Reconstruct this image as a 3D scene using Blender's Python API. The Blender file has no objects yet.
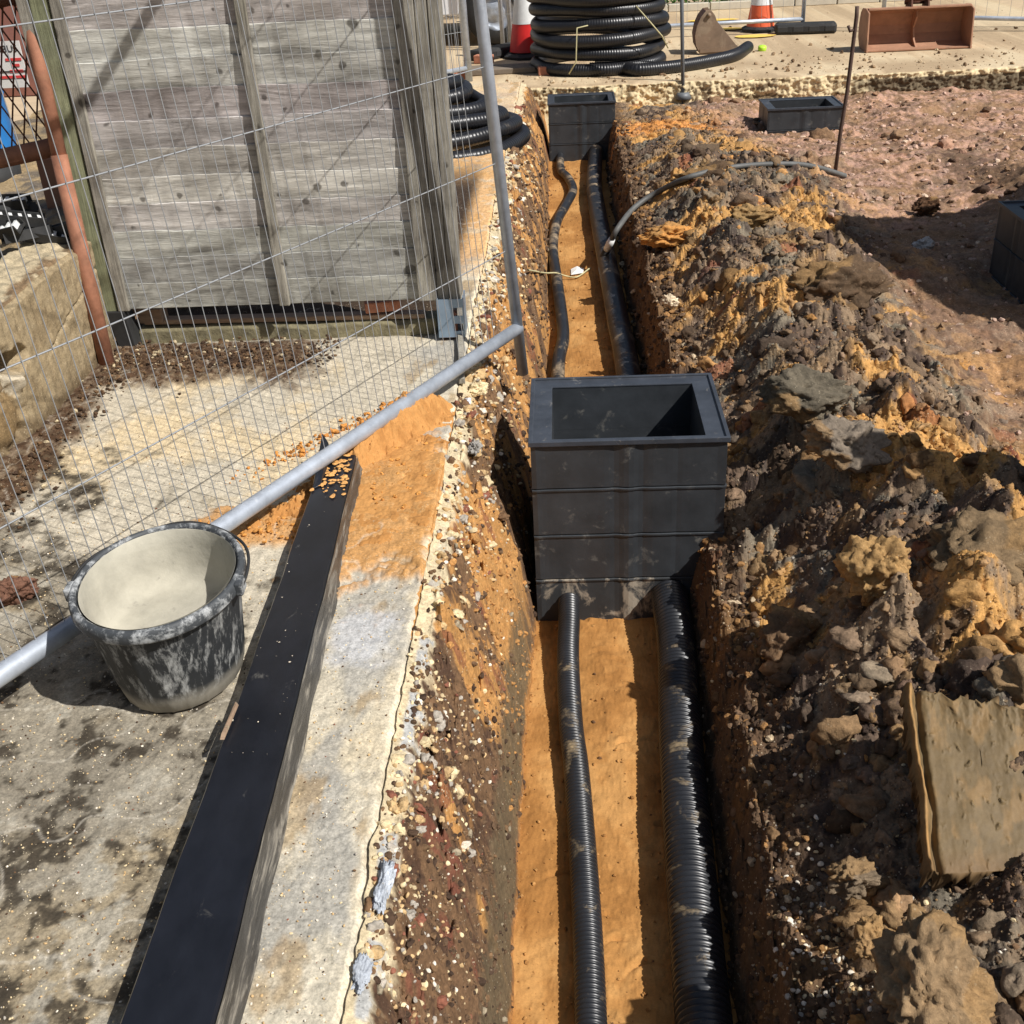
import bpy, bmesh, math, random
import numpy as np
from mathutils import Vector, Matrix, noise as mnoise
random.seed(7); rng = np.random.default_rng(11)
SC = bpy.context.scene
COL = SC.collection
PI = math.pi

# ------------------------------------------------------------------ camera geometry (also used to measure the site)
F = 1138.0; CH = 1.42
def nrm(v):
    v = np.array(v, float); return v/np.linalg.norm(v)
DN = nrm((622-512, 2550-512, F)); FW = np.array((557-512, -128-512, F), float); FW = nrm(FW-FW.dot(DN)*DN)
RT = np.cross(DN, FW)
if RT[0] < 0: RT = -RT
def ray(px, py):
    v = np.array((px-512, py-512, F), float); return v.dot(RT), v.dot(FW), -v.dot(DN)
def P(px, py, z=0.0):
    r = ray(px, py); t = (z-CH)/r[2]; return Vector((r[0]*t, r[1]*t, z))
def PY(px, py, Y):
    r = ray(px, py); t = Y/r[1]; return Vector((r[0]*t, Y, CH+r[2]*t))

# ------------------------------------------------------------------ noise
def h2(ix, iy, seed):
    n = (ix.astype(np.int64)*374761393 + iy.astype(np.int64)*668265263 + seed*974634777) & 0xffffffff
    n = ((n ^ (n >> 13))*1274126177) & 0xffffffff
    n = ((n ^ (n >> 15))*2246822519) & 0xffffffff
    return ((n ^ (n >> 16)) & 0xffffff)/float(0x1000000)
def vn(x, y, seed=0):
    ix = np.floor(x); iy = np.floor(y); fx = x-ix; fy = y-iy
    ang = lambda a, b: h2(a, b, seed)*2*PI
    def g(a, b, dx, dy):
        t = ang(a, b); return np.cos(t)*dx+np.sin(t)*dy
    u = fx*fx*fx*(fx*(fx*6-15)+10); v = fy*fy*fy*(fy*(fy*6-15)+10)
    a = g(ix, iy, fx, fy); b = g(ix+1, iy, fx-1, fy); c = g(ix, iy+1, fx, fy-1); d = g(ix+1, iy+1, fx-1, fy-1)
    return (a+(b-a)*u + ((c+(d-c)*u)-(a+(b-a)*u))*v)*1.5
def fbm(x, y, seed=0, o=4, gain=.5):
    x = np.asarray(x, float); y = np.asarray(y, float)
    s = 0; a = 1; f = 1; t = 0
    for i in range(o):
        s = s+a*vn(x*f+i*17.3, y*f-i*9.1, seed+i*31); t += a; a *= gain; f *= 2.07
    return s/t*1.6
def worley(x, y, seed=0, jit=.9):
    ix = np.floor(x); iy = np.floor(y)
    f1 = np.full(x.shape, 9.); f2 = f1.copy(); cx = np.zeros_like(f1); cy = cx.copy(); ci = cx.copy(); cj = cx.copy()
    for dx in (-1, 0, 1):
        for dy in (-1, 0, 1):
            a = ix+dx; b = iy+dy
            px = a+.5+(h2(a, b, seed)-.5)*jit; py = b+.5+(h2(a, b, seed+5)-.5)*jit
            d = np.hypot(px-x, py-y); m = d < f1
            f2 = np.where(m, f1, np.minimum(f2, d)); f1 = np.where(m, d, f1)
            cx = np.where(m, px, cx); cy = np.where(m, py, cy); ci = np.where(m, a, ci); cj = np.where(m, b, cj)
    return f1, f2, cx, cy, ci, cj
def facets(X, Y, cell, amp, tilt, seed, ret_id=False):
    """broken-clay relief: every cell is a tilted facet with its own height and dark cracks between"""
    wx = X+.26*cell*fbm(X/cell*.9, Y/cell*.9, seed+3, 3); wy = Y+.26*cell*fbm(X/cell*.9+40, Y/cell*.9, seed+4, 3)
    f1, f2, cx, cy, ci, cj = worley(wx/cell, wy/cell, seed)
    hh = (h2(ci, cj, seed+7)-.35)*amp
    tx = (h2(ci, cj, seed+8)-.5)*2*tilt; ty = (h2(ci, cj, seed+9)-.5)*2*tilt
    z = hh+(wx-cx*cell)*tx+(wy-cy*cell)*ty
    crack = sst(f2-f1, 0, .50)
    z = (z+amp*.25)*crack-(1-crack)*amp*.12-f1*f1*amp*.35
    if ret_id: return z, h2(ci, cj, seed+12), h2(ci, cj, seed+13)
    return z
def sst(x, a, b):
    t = np.clip((x-a)/(b-a), 0, 1); return t*t*(3-2*t)
def srgb(r, g, b, k=1.0):
    f = lambda c: (c/255/12.92 if c/255 <= .04045 else ((c/255+.055)/1.055)**2.4)*k
    return np.array((f(r), f(g), f(b)))

# ------------------------------------------------------------------ tagging and mesh helpers
def tag(o, label=None, cat=None, group=None, kind=None):
    if label: o['label'] = label
    if cat: o['category'] = cat
    if group: o['group'] = group
    if kind: o['kind'] = kind
    return o
def empty(name, loc, label, cat, group=None):
    o = bpy.data.objects.new(name, None); o.empty_display_size = .1; o.location = loc; COL.objects.link(o)
    return tag(o, label, cat, group)
def mesh_arr(name, V, Q, mat, parent=None, col=None, smooth=False, tri=False):
    V = np.asarray(V, np.float32); Q = np.asarray(Q, np.int32); k = Q.shape[1]
    if parent is not None: V = V-np.array(parent_world(parent), np.float32)
    me = bpy.data.meshes.new(name); me.vertices.add(len(V)); me.vertices.foreach_set('co', V.ravel())
    me.loops.add(Q.size); me.loops.foreach_set('vertex_index', Q.ravel())
    me.polygons.add(len(Q)); me.polygons.foreach_set('loop_start', np.arange(len(Q), dtype=np.int32)*k)
    me.polygons.foreach_set('loop_total', np.full(len(Q), k, np.int32))
    me.polygons.foreach_set('use_smooth', np.full(len(Q), smooth, bool))
    me.update(calc_edges=True); me.validate()
    if col is not None:
        a = me.color_attributes.new('Col', 'FLOAT_COLOR', 'POINT')
        c = np.ones((len(V), 4), np.float32); c[:, :3] = col; a.data.foreach_set('color', c.ravel())
    me.materials.append(mat)
    o = bpy.data.objects.new(name, me); COL.objects.link(o)
    if parent is not None: o.parent = parent
    return o
def gridq(nr, nc, off=0):
    i = np.arange(nr-1)[:, None]*nc+np.arange(nc-1)[None, :]
    return np.stack([i, i+1, i+nc+1, i+nc], -1).reshape(-1, 4)+off
class MB:
    """collects primitives in world space, builds one mesh"""
    def __init__(s): s.v = []; s.f = []
    def add(s, V, Fs):
        n = len(s.v); s.v += [tuple(v) for v in V]; s.f += [tuple(i+n for i in f) for f in Fs]; return s
    def box(s, c, size, rot=None):
        x, y, z = [d/2 for d in size]
        V = [Vector((a*x, b*y, e*z)) for a in (-1, 1) for b in (-1, 1) for e in (-1, 1)]
        if rot is not None: V = [rot @ v for v in V]
        c = Vector(c); V = [v+c for v in V]
        return s.add(V, [(0, 1, 3, 2), (4, 6, 7, 5), (0, 4, 5, 1), (2, 3, 7, 6), (0, 2, 6, 4), (1, 5, 7, 3)])
    def hexa(s, b, t):   # four bottom, four top points, same winding
        return s.add(list(b)+list(t), [(3, 2, 1, 0), (4, 5, 6, 7)]+[(i, (i+1) % 4, 4+(i+1) % 4, 4+i) for i in range(4)])
    def tube(s, pts, r, seg=12, cap=True):
        pts = [Vector(p) for p in pts]; n = len(pts)
        rs = r if hasattr(r, '__len__') else [r]*n
        ref = None; V = []
        for i, p in enumerate(pts):
            t = (pts[min(i+1, n-1)]-pts[max(i-1, 0)]).normalized()
            if ref is None:
                ref = t.cross(Vector((0, 0, 1)))
                if ref.length < .2: ref = t.cross(Vector((1, 0, 0)))
            ref = (ref-ref.dot(t)*t).normalized(); b = t.cross(ref)
            V += [p+rs[i]*(math.cos(a)*ref+math.sin(a)*b) for a in [2*PI*k/seg for k in range(seg)]]
        Fs = [(i*seg+k, i*seg+(k+1) % seg, (i+1)*seg+(k+1) % seg, (i+1)*seg+k) for i in range(n-1) for k in range(seg)]
        if cap: Fs += [tuple(range(seg-1, -1, -1)), tuple((n-1)*seg+k for k in range(seg))]
        return s.add(V, Fs)
    def prism(s, poly, vec):
        n = len(poly); a = [Vector(p) for p in poly]; b = [p+Vector(vec) for p in a]
        return s.add(a+b, [tuple(range(n-1, -1, -1)), tuple(range(n, 2*n))]+[(i, (i+1) % n, n+(i+1) % n, n+i) for i in range(n)])
    def lathe(s, prof, c, seg=48, sx=1, sy=1, rot=None, fr=None):
        V = []
        for j, (r, z) in enumerate(prof):
            for k in range(seg):
                a = 2*PI*k/seg; rr = r*(fr(a, j) if fr else 1)
                v = Vector((rr*sx*math.cos(a), rr*sy*math.sin(a), z))
                if rot is not None: v = rot @ v
                V.append(v+Vector(c))
        n = len(prof)
        return s.add(V, [(i*seg+k, i*seg+(k+1) % seg, (i+1)*seg+(k+1) % seg, (i+1)*seg+k) for i in range(n-1) for k in range(seg)])
    def build(s, name, mat, parent=None, smooth=False, bevel=0, label=None, recalc=True):
        me = bpy.data.meshes.new(name); off = parent_world(parent)
        me.from_pydata([Vector(v)-off for v in s.v], [], s.f); me.update()
        if recalc:
            bm = bmesh.new(); bm.from_mesh(me); bmesh.ops.recalc_face_normals(bm, faces=bm.faces); bm.to_mesh(me); bm.free()
        if smooth:
            for p in me.polygons: p.use_smooth = True
        me.materials.append(mat)
        o = bpy.data.objects.new(name, me); COL.objects.link(o)
        if parent is not None: o.parent = parent
        if bevel:
            m = o.modifiers.new('bevel', 'BEVEL'); m.width = bevel; m.segments = 2; m.limit_method = 'ANGLE'
        if label: o['label'] = label
        return o
def parent_world(p):
    v = Vector((0, 0, 0))
    while p is not None: v = v+p.location; p = p.parent
    return v
def crom(pts, n):
    """smooth path through pts, n samples evenly spaced by length"""
    p = np.array([tuple(q) for q in pts], float); p = np.vstack([2*p[0]-p[1], p, 2*p[-1]-p[-2]])
    out = []
    for i in range(1, len(p)-2):
        for t in np.linspace(0, 1, 40, endpoint=False):
            a, b, c, d = p[i-1:i+3]
            out.append(.5*((2*b)+(-a+c)*t+(2*a-5*b+4*c-d)*t*t+(-a+3*b-3*c+d)*t**3))
    out.append(p[-2]); out = np.array(out)
    L = np.r_[0, np.cumsum(np.linalg.norm(np.diff(out, axis=0), axis=1))]
    s = np.linspace(0, L[-1], n)
    return np.stack([np.interp(s, L, out[:, k]) for k in range(3)], 1), L[-1]
def sweep(name, path, rad, seg, mat, parent=None, smooth=True):
    """numpy tube along path (n,3) with radius array"""
    n = len(path); T = np.gradient(path, axis=0); T /= np.linalg.norm(T, axis=1)[:, None]
    ref = np.cross(T[0], (0, 0, 1.)); ref /= np.linalg.norm(ref); N = np.zeros_like(T)
    for i in range(n):
        ref = ref-ref.dot(T[i])*T[i]; ref /= np.linalg.norm(ref); N[i] = ref
    B = np.cross(T, N); a = np.arange(seg)*2*PI/seg
    V = path[:, None, :]+rad[:, None, None]*(np.cos(a)[None, :, None]*N[:, None, :]+np.sin(a)[None, :, None]*B[:, None, :])
    i = np.arange(n-1)[:, None]*seg; k = np.arange(seg)[None, :]; k2 = (k+1) % seg
    Q = np.stack([i+k, i+k2, i+seg+k2, i+seg+k], -1).reshape(-1, 4)
    V = np.vstack([V.reshape(-1, 3), path[0], path[-1]]); c0 = n*seg
    kk = np.arange(seg); kk2 = (kk+1) % seg
    Q = np.vstack([Q, np.stack([kk2, kk, np.full(seg, c0), np.full(seg, c0)], 1)[:0]])
    return mesh_arr(name, V, Q, mat, parent, smooth=smooth)
def duct_rad(L, n, r, pitch, depth):
    s = np.linspace(0, L, n); ph = (s/pitch) % 1
    return r-depth*np.clip(np.abs(ph-.5)*2*1.8-.75, 0, 1)

# ------------------------------------------------------------------ materials
def newmat(name):
    m = bpy.data.materials.new(name); m.use_nodes = True; nt = m.node_tree
    return m, nt, nt.nodes['Principled BSDF']
def nd(nt, t, **k):
    n = nt.nodes.new(t)
    for a, b in k.items(): setattr(n, a, b)
    return n
def noise_node(nt, scale, detail=6, rough=.6, vec=None, dist=0):
    n = nd(nt, 'ShaderNodeTexNoise'); n.inputs['Scale'].default_value = scale; n.inputs['Detail'].default_value = detail
    n.inputs['Roughness'].default_value = rough; n.inputs['Distortion'].default_value = dist
    if vec is not None: nt.links.new(vec, n.inputs['Vector'])
    return n
def ramp(nt, fac, p0, p1, c0=(0, 0, 0), c1=(1, 1, 1)):
    r = nd(nt, 'ShaderNodeValToRGB'); e = r.color_ramp.elements
    e[0].position = p0; e[1].position = p1; e[0].color = (*c0, 1); e[1].color = (*c1, 1)
    nt.links.new(fac, r.inputs['Fac']); return r
def mix(nt, fac, a, b, mode='MIX'):
    m = nd(nt, 'ShaderNodeMix', data_type='RGBA', blend_type=mode)
    for s, v in ((0, fac), (6, a), (7, b)):
        if isinstance(v, (int, float)): m.inputs[s].default_value = v
        elif isinstance(v, (tuple, list, np.ndarray)): m.inputs[s].default_value = (*v[:3], 1)
        else: nt.links.new(v, m.inputs[s])
    return m.outputs[2]
def texco(nt, which='Object', scale=None):
    c = nd(nt, 'ShaderNodeTexCoord').outputs[which]
    if scale:
        m = nd(nt, 'ShaderNodeMapping'); m.inputs['Scale'].default_value = scale; nt.links.new(c, m.inputs['Vector']); return m.outputs[0]
    return c
def bump(nt, bs, height, strength=.5, dist=.01, prev=None):
    b = nd(nt, 'ShaderNodeBump'); b.inputs['Strength'].default_value = strength; b.inputs['Distance'].default_value = dist
    nt.links.new(height, b.inputs['Height'])
    if prev is not None: nt.links.new(prev, b.inputs['Normal'])
    nt.links.new(b.outputs[0], bs.inputs['Normal']); return b.outputs[0]
def soilmat(name, scale=120, bstr=.6, bdist=.006, rough=.9, speck=0.0, var=.35, lump=1.6):
    """reads the ground's own colour from the mesh, adds fine grain"""
    m, nt, bs = newmat(name); co = texco(nt)
    at = nd(nt, 'ShaderNodeAttribute', attribute_name='Col').outputs['Color']
    n1 = noise_node(nt, scale, 8, .7, co); n2 = noise_node(nt, scale*.22, 6, .65, co)
    k = ramp(nt, n1.outputs['Fac'], .3, .72, (1-var,)*3, (1+var,)*3); c = mix(nt, 1., at, k.outputs[0], 'MULTIPLY')
    k2 = ramp(nt, n2.outputs['Fac'], .3, .7, (1-var*.6,)*3, (1+var*.6, 1+var*.55, 1+var*.5)); c = mix(nt, 1., c, k2.outputs[0], 'MULTIPLY')
    if speck:
        v = nd(nt, 'ShaderNodeTexVoronoi'); v.inputs['Scale'].default_value = scale*1.1; nt.links.new(co, v.inputs['Vector'])
        n3 = noise_node(nt, scale*.3, 3, .5, co)
        mk = ramp(nt, v.outputs['Distance'], .16, .24, (1, 1, 1), (0, 0, 0)); mk2 = ramp(nt, n3.outputs['Fac'], .52, .6)
        f = mix(nt, 1., mk.outputs[0], mk2.outputs[0], 'MULTIPLY'); f = mix(nt, 1., f, (speck,)*3, 'MULTIPLY')
        c = mix(nt, f, c, (.62, .52, .36))
    nt.links.new(c, bs.inputs['Base Color']); bs.inputs['Roughness'].default_value = rough; bs.inputs['Specular IOR Level'].default_value = .25
    b = bump(nt, bs, n2.outputs['Fac'], bstr, bdist*lump); bump(nt, bs, n1.outputs['Fac'], bstr, bdist, b)
    return m
def plain(name, c, rough=.6, metal=0., var=.25, scale=12, dust=None, dustamt=.5, bstr=.15, bdist=.003, stretch=None, spec=.5, dscale=6):
    m, nt, bs = newmat(name); co = texco(nt, 'Object', stretch)
    n1 = noise_node(nt, scale, 7, .65, co); k = ramp(nt, n1.outputs['Fac'], .3, .7, (1-var,)*3, (1+var,)*3)
    col = mix(nt, 1., tuple(c), k.outputs[0], 'MULTIPLY')
    if dust is not None:
        n2 = noise_node(nt, dscale, 9, .72, co, .4); mk = ramp(nt, n2.outputs['Fac'], 1-dustamt, min(1., 1-dustamt+.16))
        col = mix(nt, mk.outputs[0], col, tuple(dust))
        rr = ramp(nt, mk.outputs[0], 0, 1, (rough,)*3, (.9,)*3); nt.links.new(rr.outputs[0], bs.inputs['Roughness'])
    else: bs.inputs['Roughness'].default_value = rough
    nt.links.new(col, bs.inputs['Base Color']); bs.inputs['Metallic'].default_value = metal; bs.inputs['Specular IOR Level'].default_value = spec
    n3 = noise_node(nt, scale*4, 5, .6, co); bump(nt, bs, n3.outputs['Fac'], bstr, bdist)
    return m
M = {}
M['soil'] = soilmat('soil', 110, .8, .005, .88, .8, .38)
M['clod'] = soilmat('clod', 90, .8, .005, .85, .25, .35)
M['sand'] = soilmat('sand', 260, .4, .0012, .95, 0, .16)
M['concrete'] = soilmat('concrete', 170, .6, .0028, .85, .85, .38, .45)
M['clay'] = soilmat('clay', 55, .35, .002, .62, 0, .16)
M['pave'] = soilmat('pave', 60, .4, .004, .9, .3, .15)
M['stone'] = soilmat('stone', 60, .4, .003, .8, 0, .15)
M['plastic'] = plain('black_plastic', (.034, .038, .043), .45, 0, .30, 9, (.17, .16, .14), .42, .25, .002, dscale=14)
M['rim'] = plain('rim_plastic', (.042, .048, .060), .45, 0, .3, 12, (.25, .23, .2), .40, .2, .002, dscale=30)
M['duct'] = plain('duct_plastic', (.016, .017, .020), .36, 0, .3, 10, (.30, .22, .12), .43, .1, .002, dscale=9)
M['duct_far'] = plain('duct_dusty', (.020, .021, .024), .36, 0, .3, 7, (.36, .27, .17), .47, .1, .002, dscale=5)
M['coil'] = plain('coil_plastic', (.012, .012, .014), .36, 0, .3, 8, (.20, .15, .09), .36, .1, .002, dscale=3)
M['galv'] = plain('galvanised_steel', (.46, .50, .56), .45, .45, .22, 18, (.55, .56, .56), .4, .1, .001, dscale=40)
M['wire'] = plain('galvanised_wire', (.36, .37, .38), .5, .35, .1, 10)
M['rust'] = plain('rusty_steel', (.30, .13, .075), .75, .1, .35, 14, (.36, .18, .10), .45, .3, .003)
M['rustdark'] = plain('dark_rusty_steel', (.12, .05, .03), .8, .1, .3, 14)
M['bucketrust'] = plain('worn_bucket_steel', (.38, .20, .12), .7, .1, .2, 6, (.28, .17, .11), .45, .2, .003)
M['bucketbrown'] = plain('muddy_bucket_steel', (.22, .15, .10), .75, .1, .25, 8, (.33, .25, .17), .5, .2, .003)
M['black'] = plain('black_rubber', (.02, .02, .02), .7, 0, .3, 14, (.10, .09, .08), .42, .2, .003)
M['darktube'] = plain('grey_hose', (.10, .10, .095), .6, 0, .25, 25, (.25, .2, .15), .4, .15, .002)
M['white'] = plain('white_plastic', (.72, .72, .70), .5, 0, .1, 20)
M['red'] = plain('red_plastic', (.60, .02, .018), .45, 0, .12, 8)
M['orange'] = plain('orange_plastic', (.72, .12, .04), .5, 0, .12, 8)
M['vanwhite'] = plain('white_car_paint', (.75, .75, .76), .25, 0, .04, 4)
M['grey'] = plain('grey_plastic', (.12, .13, .14), .5, 0, .15, 8)
M['chrome'] = plain('bright_steel', (.6, .6, .6), .25, .9, .15, 10)
M['blue'] = plain('blue_plastic', (.02, .22, .62), .45, 0, .15, 6)
M['brick'] = plain('red_brick', (.42, .17, .10), .9, 0, .3, 25, (.5, .38, .26), .4, .5, .004)
M['lime'] = plain('lime_plastic', (.45, .75, .05), .5, 0, .1, 6)
M['yellow'] = plain('yellow_paint', (.78, .52, .10), .8, 0, .2, 8, (.5, .42, .3), .42)
M['cord'] = plain('pale_cord', (.50, .45, .25), .8, 0, .15, 30)
M['rebar'] = plain('rebar_rust', (.10, .06, .045), .8, .2, .3, 40)
M['paper'] = plain('paper', (.8, .78, .74), .8, 0, .08, 10)
M['ink'] = plain('black_ink', (.03, .03, .03), .7, 0, .05, 10)
M['redink'] = plain('red_ink', (.75, .06, .06), .7, 0, .05, 10)
M['leaf'] = plain('leaf', (.07, .16, .025), .6, 0, .4, 3)
M['plank'] = plain('split_plank', (.30, .20, .13), .85, 0, .3, 10, (.35, .3, .2), .45, .4, .004, (1, 8, 8))

def woodmat(name, c1, c2, green, axis='X', k=1.0):
    m, nt, bs = newmat(name)
    sc = (1.1, 9, 9) if axis == 'X' else (20, 20, 1.3)
    co = texco(nt, 'Object', sc); raw = texco(nt)
    n = noise_node(nt, 2.2, 9, .68, co, .8); f = noise_node(nt, 9, 6, .7, co, .3)
    c = ramp(nt, n.outputs['Fac'], .28, .72, c1, c2).outputs[0]
    g = ramp(nt, f.outputs['Fac'], .35, .65, (.72,)*3, (1.18,)*3).outputs[0]; c = mix(nt, 1., c, g, 'MULTIPLY')
    # knots
    v = nd(nt, 'ShaderNodeTexVoronoi', voronoi_dimensions='2D'); v.inputs['Scale'].default_value = 6.5
    mp = nd(nt, 'ShaderNodeMapping'); mp.inputs['Rotation'].default_value = (PI/2, 0, 0); mp.inputs['Scale'].default_value = (1, 1, 1); nt.links.new(raw, mp.inputs[0])
    nn = noise_node(nt, 14, 3, .5, raw); ad = mix(nt, .06, mp.outputs[0], nn.outputs['Color']); nt.links.new(ad, v.inputs['Vector'])
    kz = noise_node(nt, 3.1, 3, .5, raw); kf = nd(nt, 'ShaderNodeMath', operation='MULTIPLY_ADD'); nt.links.new(kz.outputs['Fac'], kf.inputs[0]); kf.inputs[1].default_value = -.385; nt.links.new(v.outputs['Distance'], kf.inputs[2]); kg = nd(nt, 'ShaderNodeMath', operation='ADD'); kg.inputs[1].default_value = .5; nt.links.new(kf.outputs[0], kg.inputs[0])
    kn = ramp(nt, kg.outputs[0], .335, .375, (1, 1, 1), (0, 0, 0)); c = mix(nt, mix(nt, 1., kn.outputs[0], (.7,)*3, 'MULTIPLY'), c, (.035, .028, .022))
    mo = noise_node(nt, 3.6, 7, .62, texco(nt, 'Object', (.7, 1, 1.5)), .6); mr = ramp(nt, mo.outputs['Fac'], .32, .66, (.52, .50, .48), (1.18, 1.18, 1.16)); c = mix(nt, 1., c, mr.outputs[0], 'MULTIPLY')
    p = noise_node(nt, 2.3, 5, .6, raw); pm = ramp(nt, p.outputs['Fac'], .52, .72); c = mix(nt, mix(nt, 1., pm.outputs[0], (.5,)*3, 'MULTIPLY'), c, green)
    if axis == 'X': c = mix(nt, 1., c, nd(nt, 'ShaderNodeAttribute', attribute_name='Col').outputs['Color'], 'MULTIPLY')
    nt.links.new(c, bs.inputs['Base Color']); bs.inputs['Roughness'].default_value = .85; bs.inputs['Specular IOR Level'].default_value = .2
    b = bump(nt, bs, n.outputs['Fac'], .7, .006); bump(nt, bs, f.outputs['Fac'], .5, .003, b)
    return m
M['wood'] = woodmat('weathered_fence_board', (.24, .225, .205), (.78, .75, .69), (.34, .31, .25))
M['woodv'] = woodmat('weathered_post', (.19, .175, .15), (.42, .39, .33), (.30, .28, .20), 'Z')
M['woodgreen'] = woodmat('green_post', (.19, .20, .12), (.33, .34, .21), (.18, .17, .14), 'Z')
# ================================================================== THE GROUND
def lerp_tab(Y, ys, vs): return np.interp(Y, ys, vs)
def zslab(Y): return -.10*sst(Y, 5.5, 10.2)
def edge(Y): return -.350+.006*fbm(Y*1.3, Y*0+3, 5, 3)+.0045*fbm(Y*18, Y*0+1, 6, 4)-.045*np.clip(vn(Y*4, Y*0+8, 9)-.38, 0, 1)-.012*np.clip(vn(Y*19, Y*0+3, 11)-.3, 0, 1)
def floorL(Y): return lerp_tab(Y, [.5, 1.5, 2.1, 2.9, 4.8, 9.2], [-.15, -.148, -.146, -.125, -.10, -.12])+.010*fbm(Y*4, Y*0+2, 7, 4)
def floorR(Y): return lerp_tab(Y, [.5, 1.5, 2.5, 4, 6, 9.2], [.30, .305, .33, .34, .32, .33])+.014*fbm(Y*4, Y*0+7, 8, 4)
def zfloor(X, Y): return -.60-.022*np.exp(-((Y-2.85)/.3)**2)+.008*fbm(X*5, Y*3, 21, 3)+.003*fbm(X*22, Y*22, 22, 4)+.0030*np.clip(fbm(X*70, Y*70, 23, 4)-.05, 0, 1)+.001*fbm(X*200, Y*200, 24, 2)
def bump2(X, Y, cx, cy, sx, sy=None): sy = sy or sx; return np.exp(-((X-cx)/sx)**2-((Y-cy)/sy)**2)
def h_left(X, Y):
    """trench side between the slab edge and the sand floor"""
    e = edge(Y); f = floorL(Y); t = np.clip((X-e)/(f-e), 0, 1)
    prof = np.interp(t, [0, .02, .17, .24, .36, .62, .82, .90, 1.], [0, .014, .035, .09, .16, .38, .60, .78, 1.])
    z = zslab(Y)*(1-prof)+zfloor(X, Y)*prof
    m = np.sin(PI*np.clip(t, 0, 1))**.6
    m = m*sst(t+.05*fbm(X*9, Y*9, 36, 3), .10, .26)
    z = z+m*(.036*fbm(X*12, Y*8, 31, 4)+facets(X*1.5, Y, .06, .030, .3, 33)+.010*fbm(X*80, Y*55, 34, 4))
    z = z+m*(t < .45)*facets(X*2, Y, .11, .05, .3, 35)*.6
    return z
def h_right(X, Y, detail=True, ids=False):
    g = floorR(Y); u = X-g
    crest = -.60+lerp_tab(Y, [1.9, 2.6, 3.3, 5], [.235, .22, .29, .30])*sst(u, -.01, .075)
    # how high the dug-out soil lies, metres above slab level
    plain_ = -.24+.03*fbm(X*.9, Y*.9, 41, 3)-.09*sst(Y, 7.2, 9.2)+.07*np.clip(fbm(X*1.3, Y*1.3, 42, 4), 0, 1)
    xc = lerp_tab(Y, [1, 2.4, 3.2, 4.5, 6.5, 8, 9.5], [1.05, 1.0, .92, .90, .95, .9, .8]); w = lerp_tab(Y, [1, 2.4, 3.2, 4.5, 6.5, 8, 9.5], [.75, .60, .40, .40, .54, .45, .5])
    hr = lerp_tab(Y, [.5, 1.6, 2.4, 3.3, 4.5, 6.5, 7.6, 9, 10], [.10, .11, .19, .15, .17, .14, .07, .05, 0])
    heap = np.exp(-np.abs((X-xc)/w)**2.6)*hr
    heap = heap+.07*bump2(X, Y, 1.0, 2.3, .3, .25)-.10*bump2(X, Y, .62, 1.72, .15, .20)-.08*bump2(X, Y, .85, 1.15, .2, .13)-.10*bump2(X, Y, .62, 2.6, .14, .2)-.06*bump2(X, Y, .6, 3.9, .1, .3)
    # unseen heaps added further right, sized only to cast shadow bands leftwards
    shadow_mounds = 2.3*bump2(X, Y, 3.0, 4.5, .50, 1.3)+1.35*bump2(X, Y, 1.72, 2.32, .24, .32)
    top = plain_+heap
    rise = sst(u, .05, .44)
    z = crest*(1-rise)+top*rise+shadow_mounds*sst(X, 1.05, 1.3)
    hm = np.clip(heap/.13, 0, 1)*sst(u, .03, .10)+shadow_mounds*.6            # where it is cloddy
    hm = np.clip(hm+.25*sst(u, .03, .1), 0, 1.2)
    if not detail: return z
    A, i1, j1 = facets(X, Y, .20, .085, .30, 51, True)
    B, i2, j2 = facets(X, Y, .085, .038, .35, 52, True)
    C = facets(X, Y, .034, .014, .4, 53)
    msk = sst(fbm(X*3, Y*3, 54, 3), -.25, .25)
    z = z+hm*(A*(1.1-.55*sst(Y, 2.8, 3.8))+B*(.5+.6*msk)+C*(.3+.7*msk)+.016*(.5-np.abs(fbm(X*22, Y*22, 55, 4)))+.008*(.5-np.abs(fbm(X*65, Y*65, 49, 3))))
    flat = 1-np.clip(hm, 0, 1)
    z = z+flat*sst(u, .05, .3)*(.018*fbm(X*5, Y*5, 56, 4)+.006*fbm(X*35, Y*35, 57, 4)+.012*np.clip(B*8, -.3, 1)*sst(fbm(X*1.3, Y*1.3, 58, 2), .05, .3))
    z = z+sst(u, 0, .015)*(1-sst(u, .05, .12))*(.045*fbm(X*14, Y*9, 59, 5)+facets(X*2.2, Y, .06, .03, .3, 60))
    if ids: return z, i1, j1, i2, j2, hm
    return z

rows = [.45]
while rows[-1] < 10.17: rows.append(rows[-1]+min(.016, max(.0031, rows[-1]*.0031)))
rows[-1] = 10.17
rows = np.array(rows); NR = len(rows)
def sheet(x0, x1, n, power=1.0):
    s = np.linspace(0, 1, n)**power
    Yg = np.repeat(rows[:, None], n, 1); Xg = x0[:, None]*(1-s[None])+x1[:, None]*s[None]
    return Xg, Yg
def put(name, X, Y, Z, mat, col, kind='structure'):
    V = np.stack([X, Y, Z], -1).reshape(-1, 3); o = mesh_arr(name, V, gridq(*X.shape), mat, col=col.reshape(-1, 3), smooth=True)
    return tag(o, kind=kind)
def blend(c, col, m): return c*(1-m[..., None])+np.array(col)*m[..., None]
OCH = srgb(184, 136, 80); OCHD = srgb(164, 118, 68); CREAM = srgb(222, 208, 176); DARK = srgb(62, 48, 36); BROWN = srgb(112, 88, 62)
GREY = srgb(120, 114, 104); PINK = srgb(186, 150, 130); CONC = srgb(186, 177, 158); WET = srgb(80, 73, 62); ASH = srgb(168, 166, 160)

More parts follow.
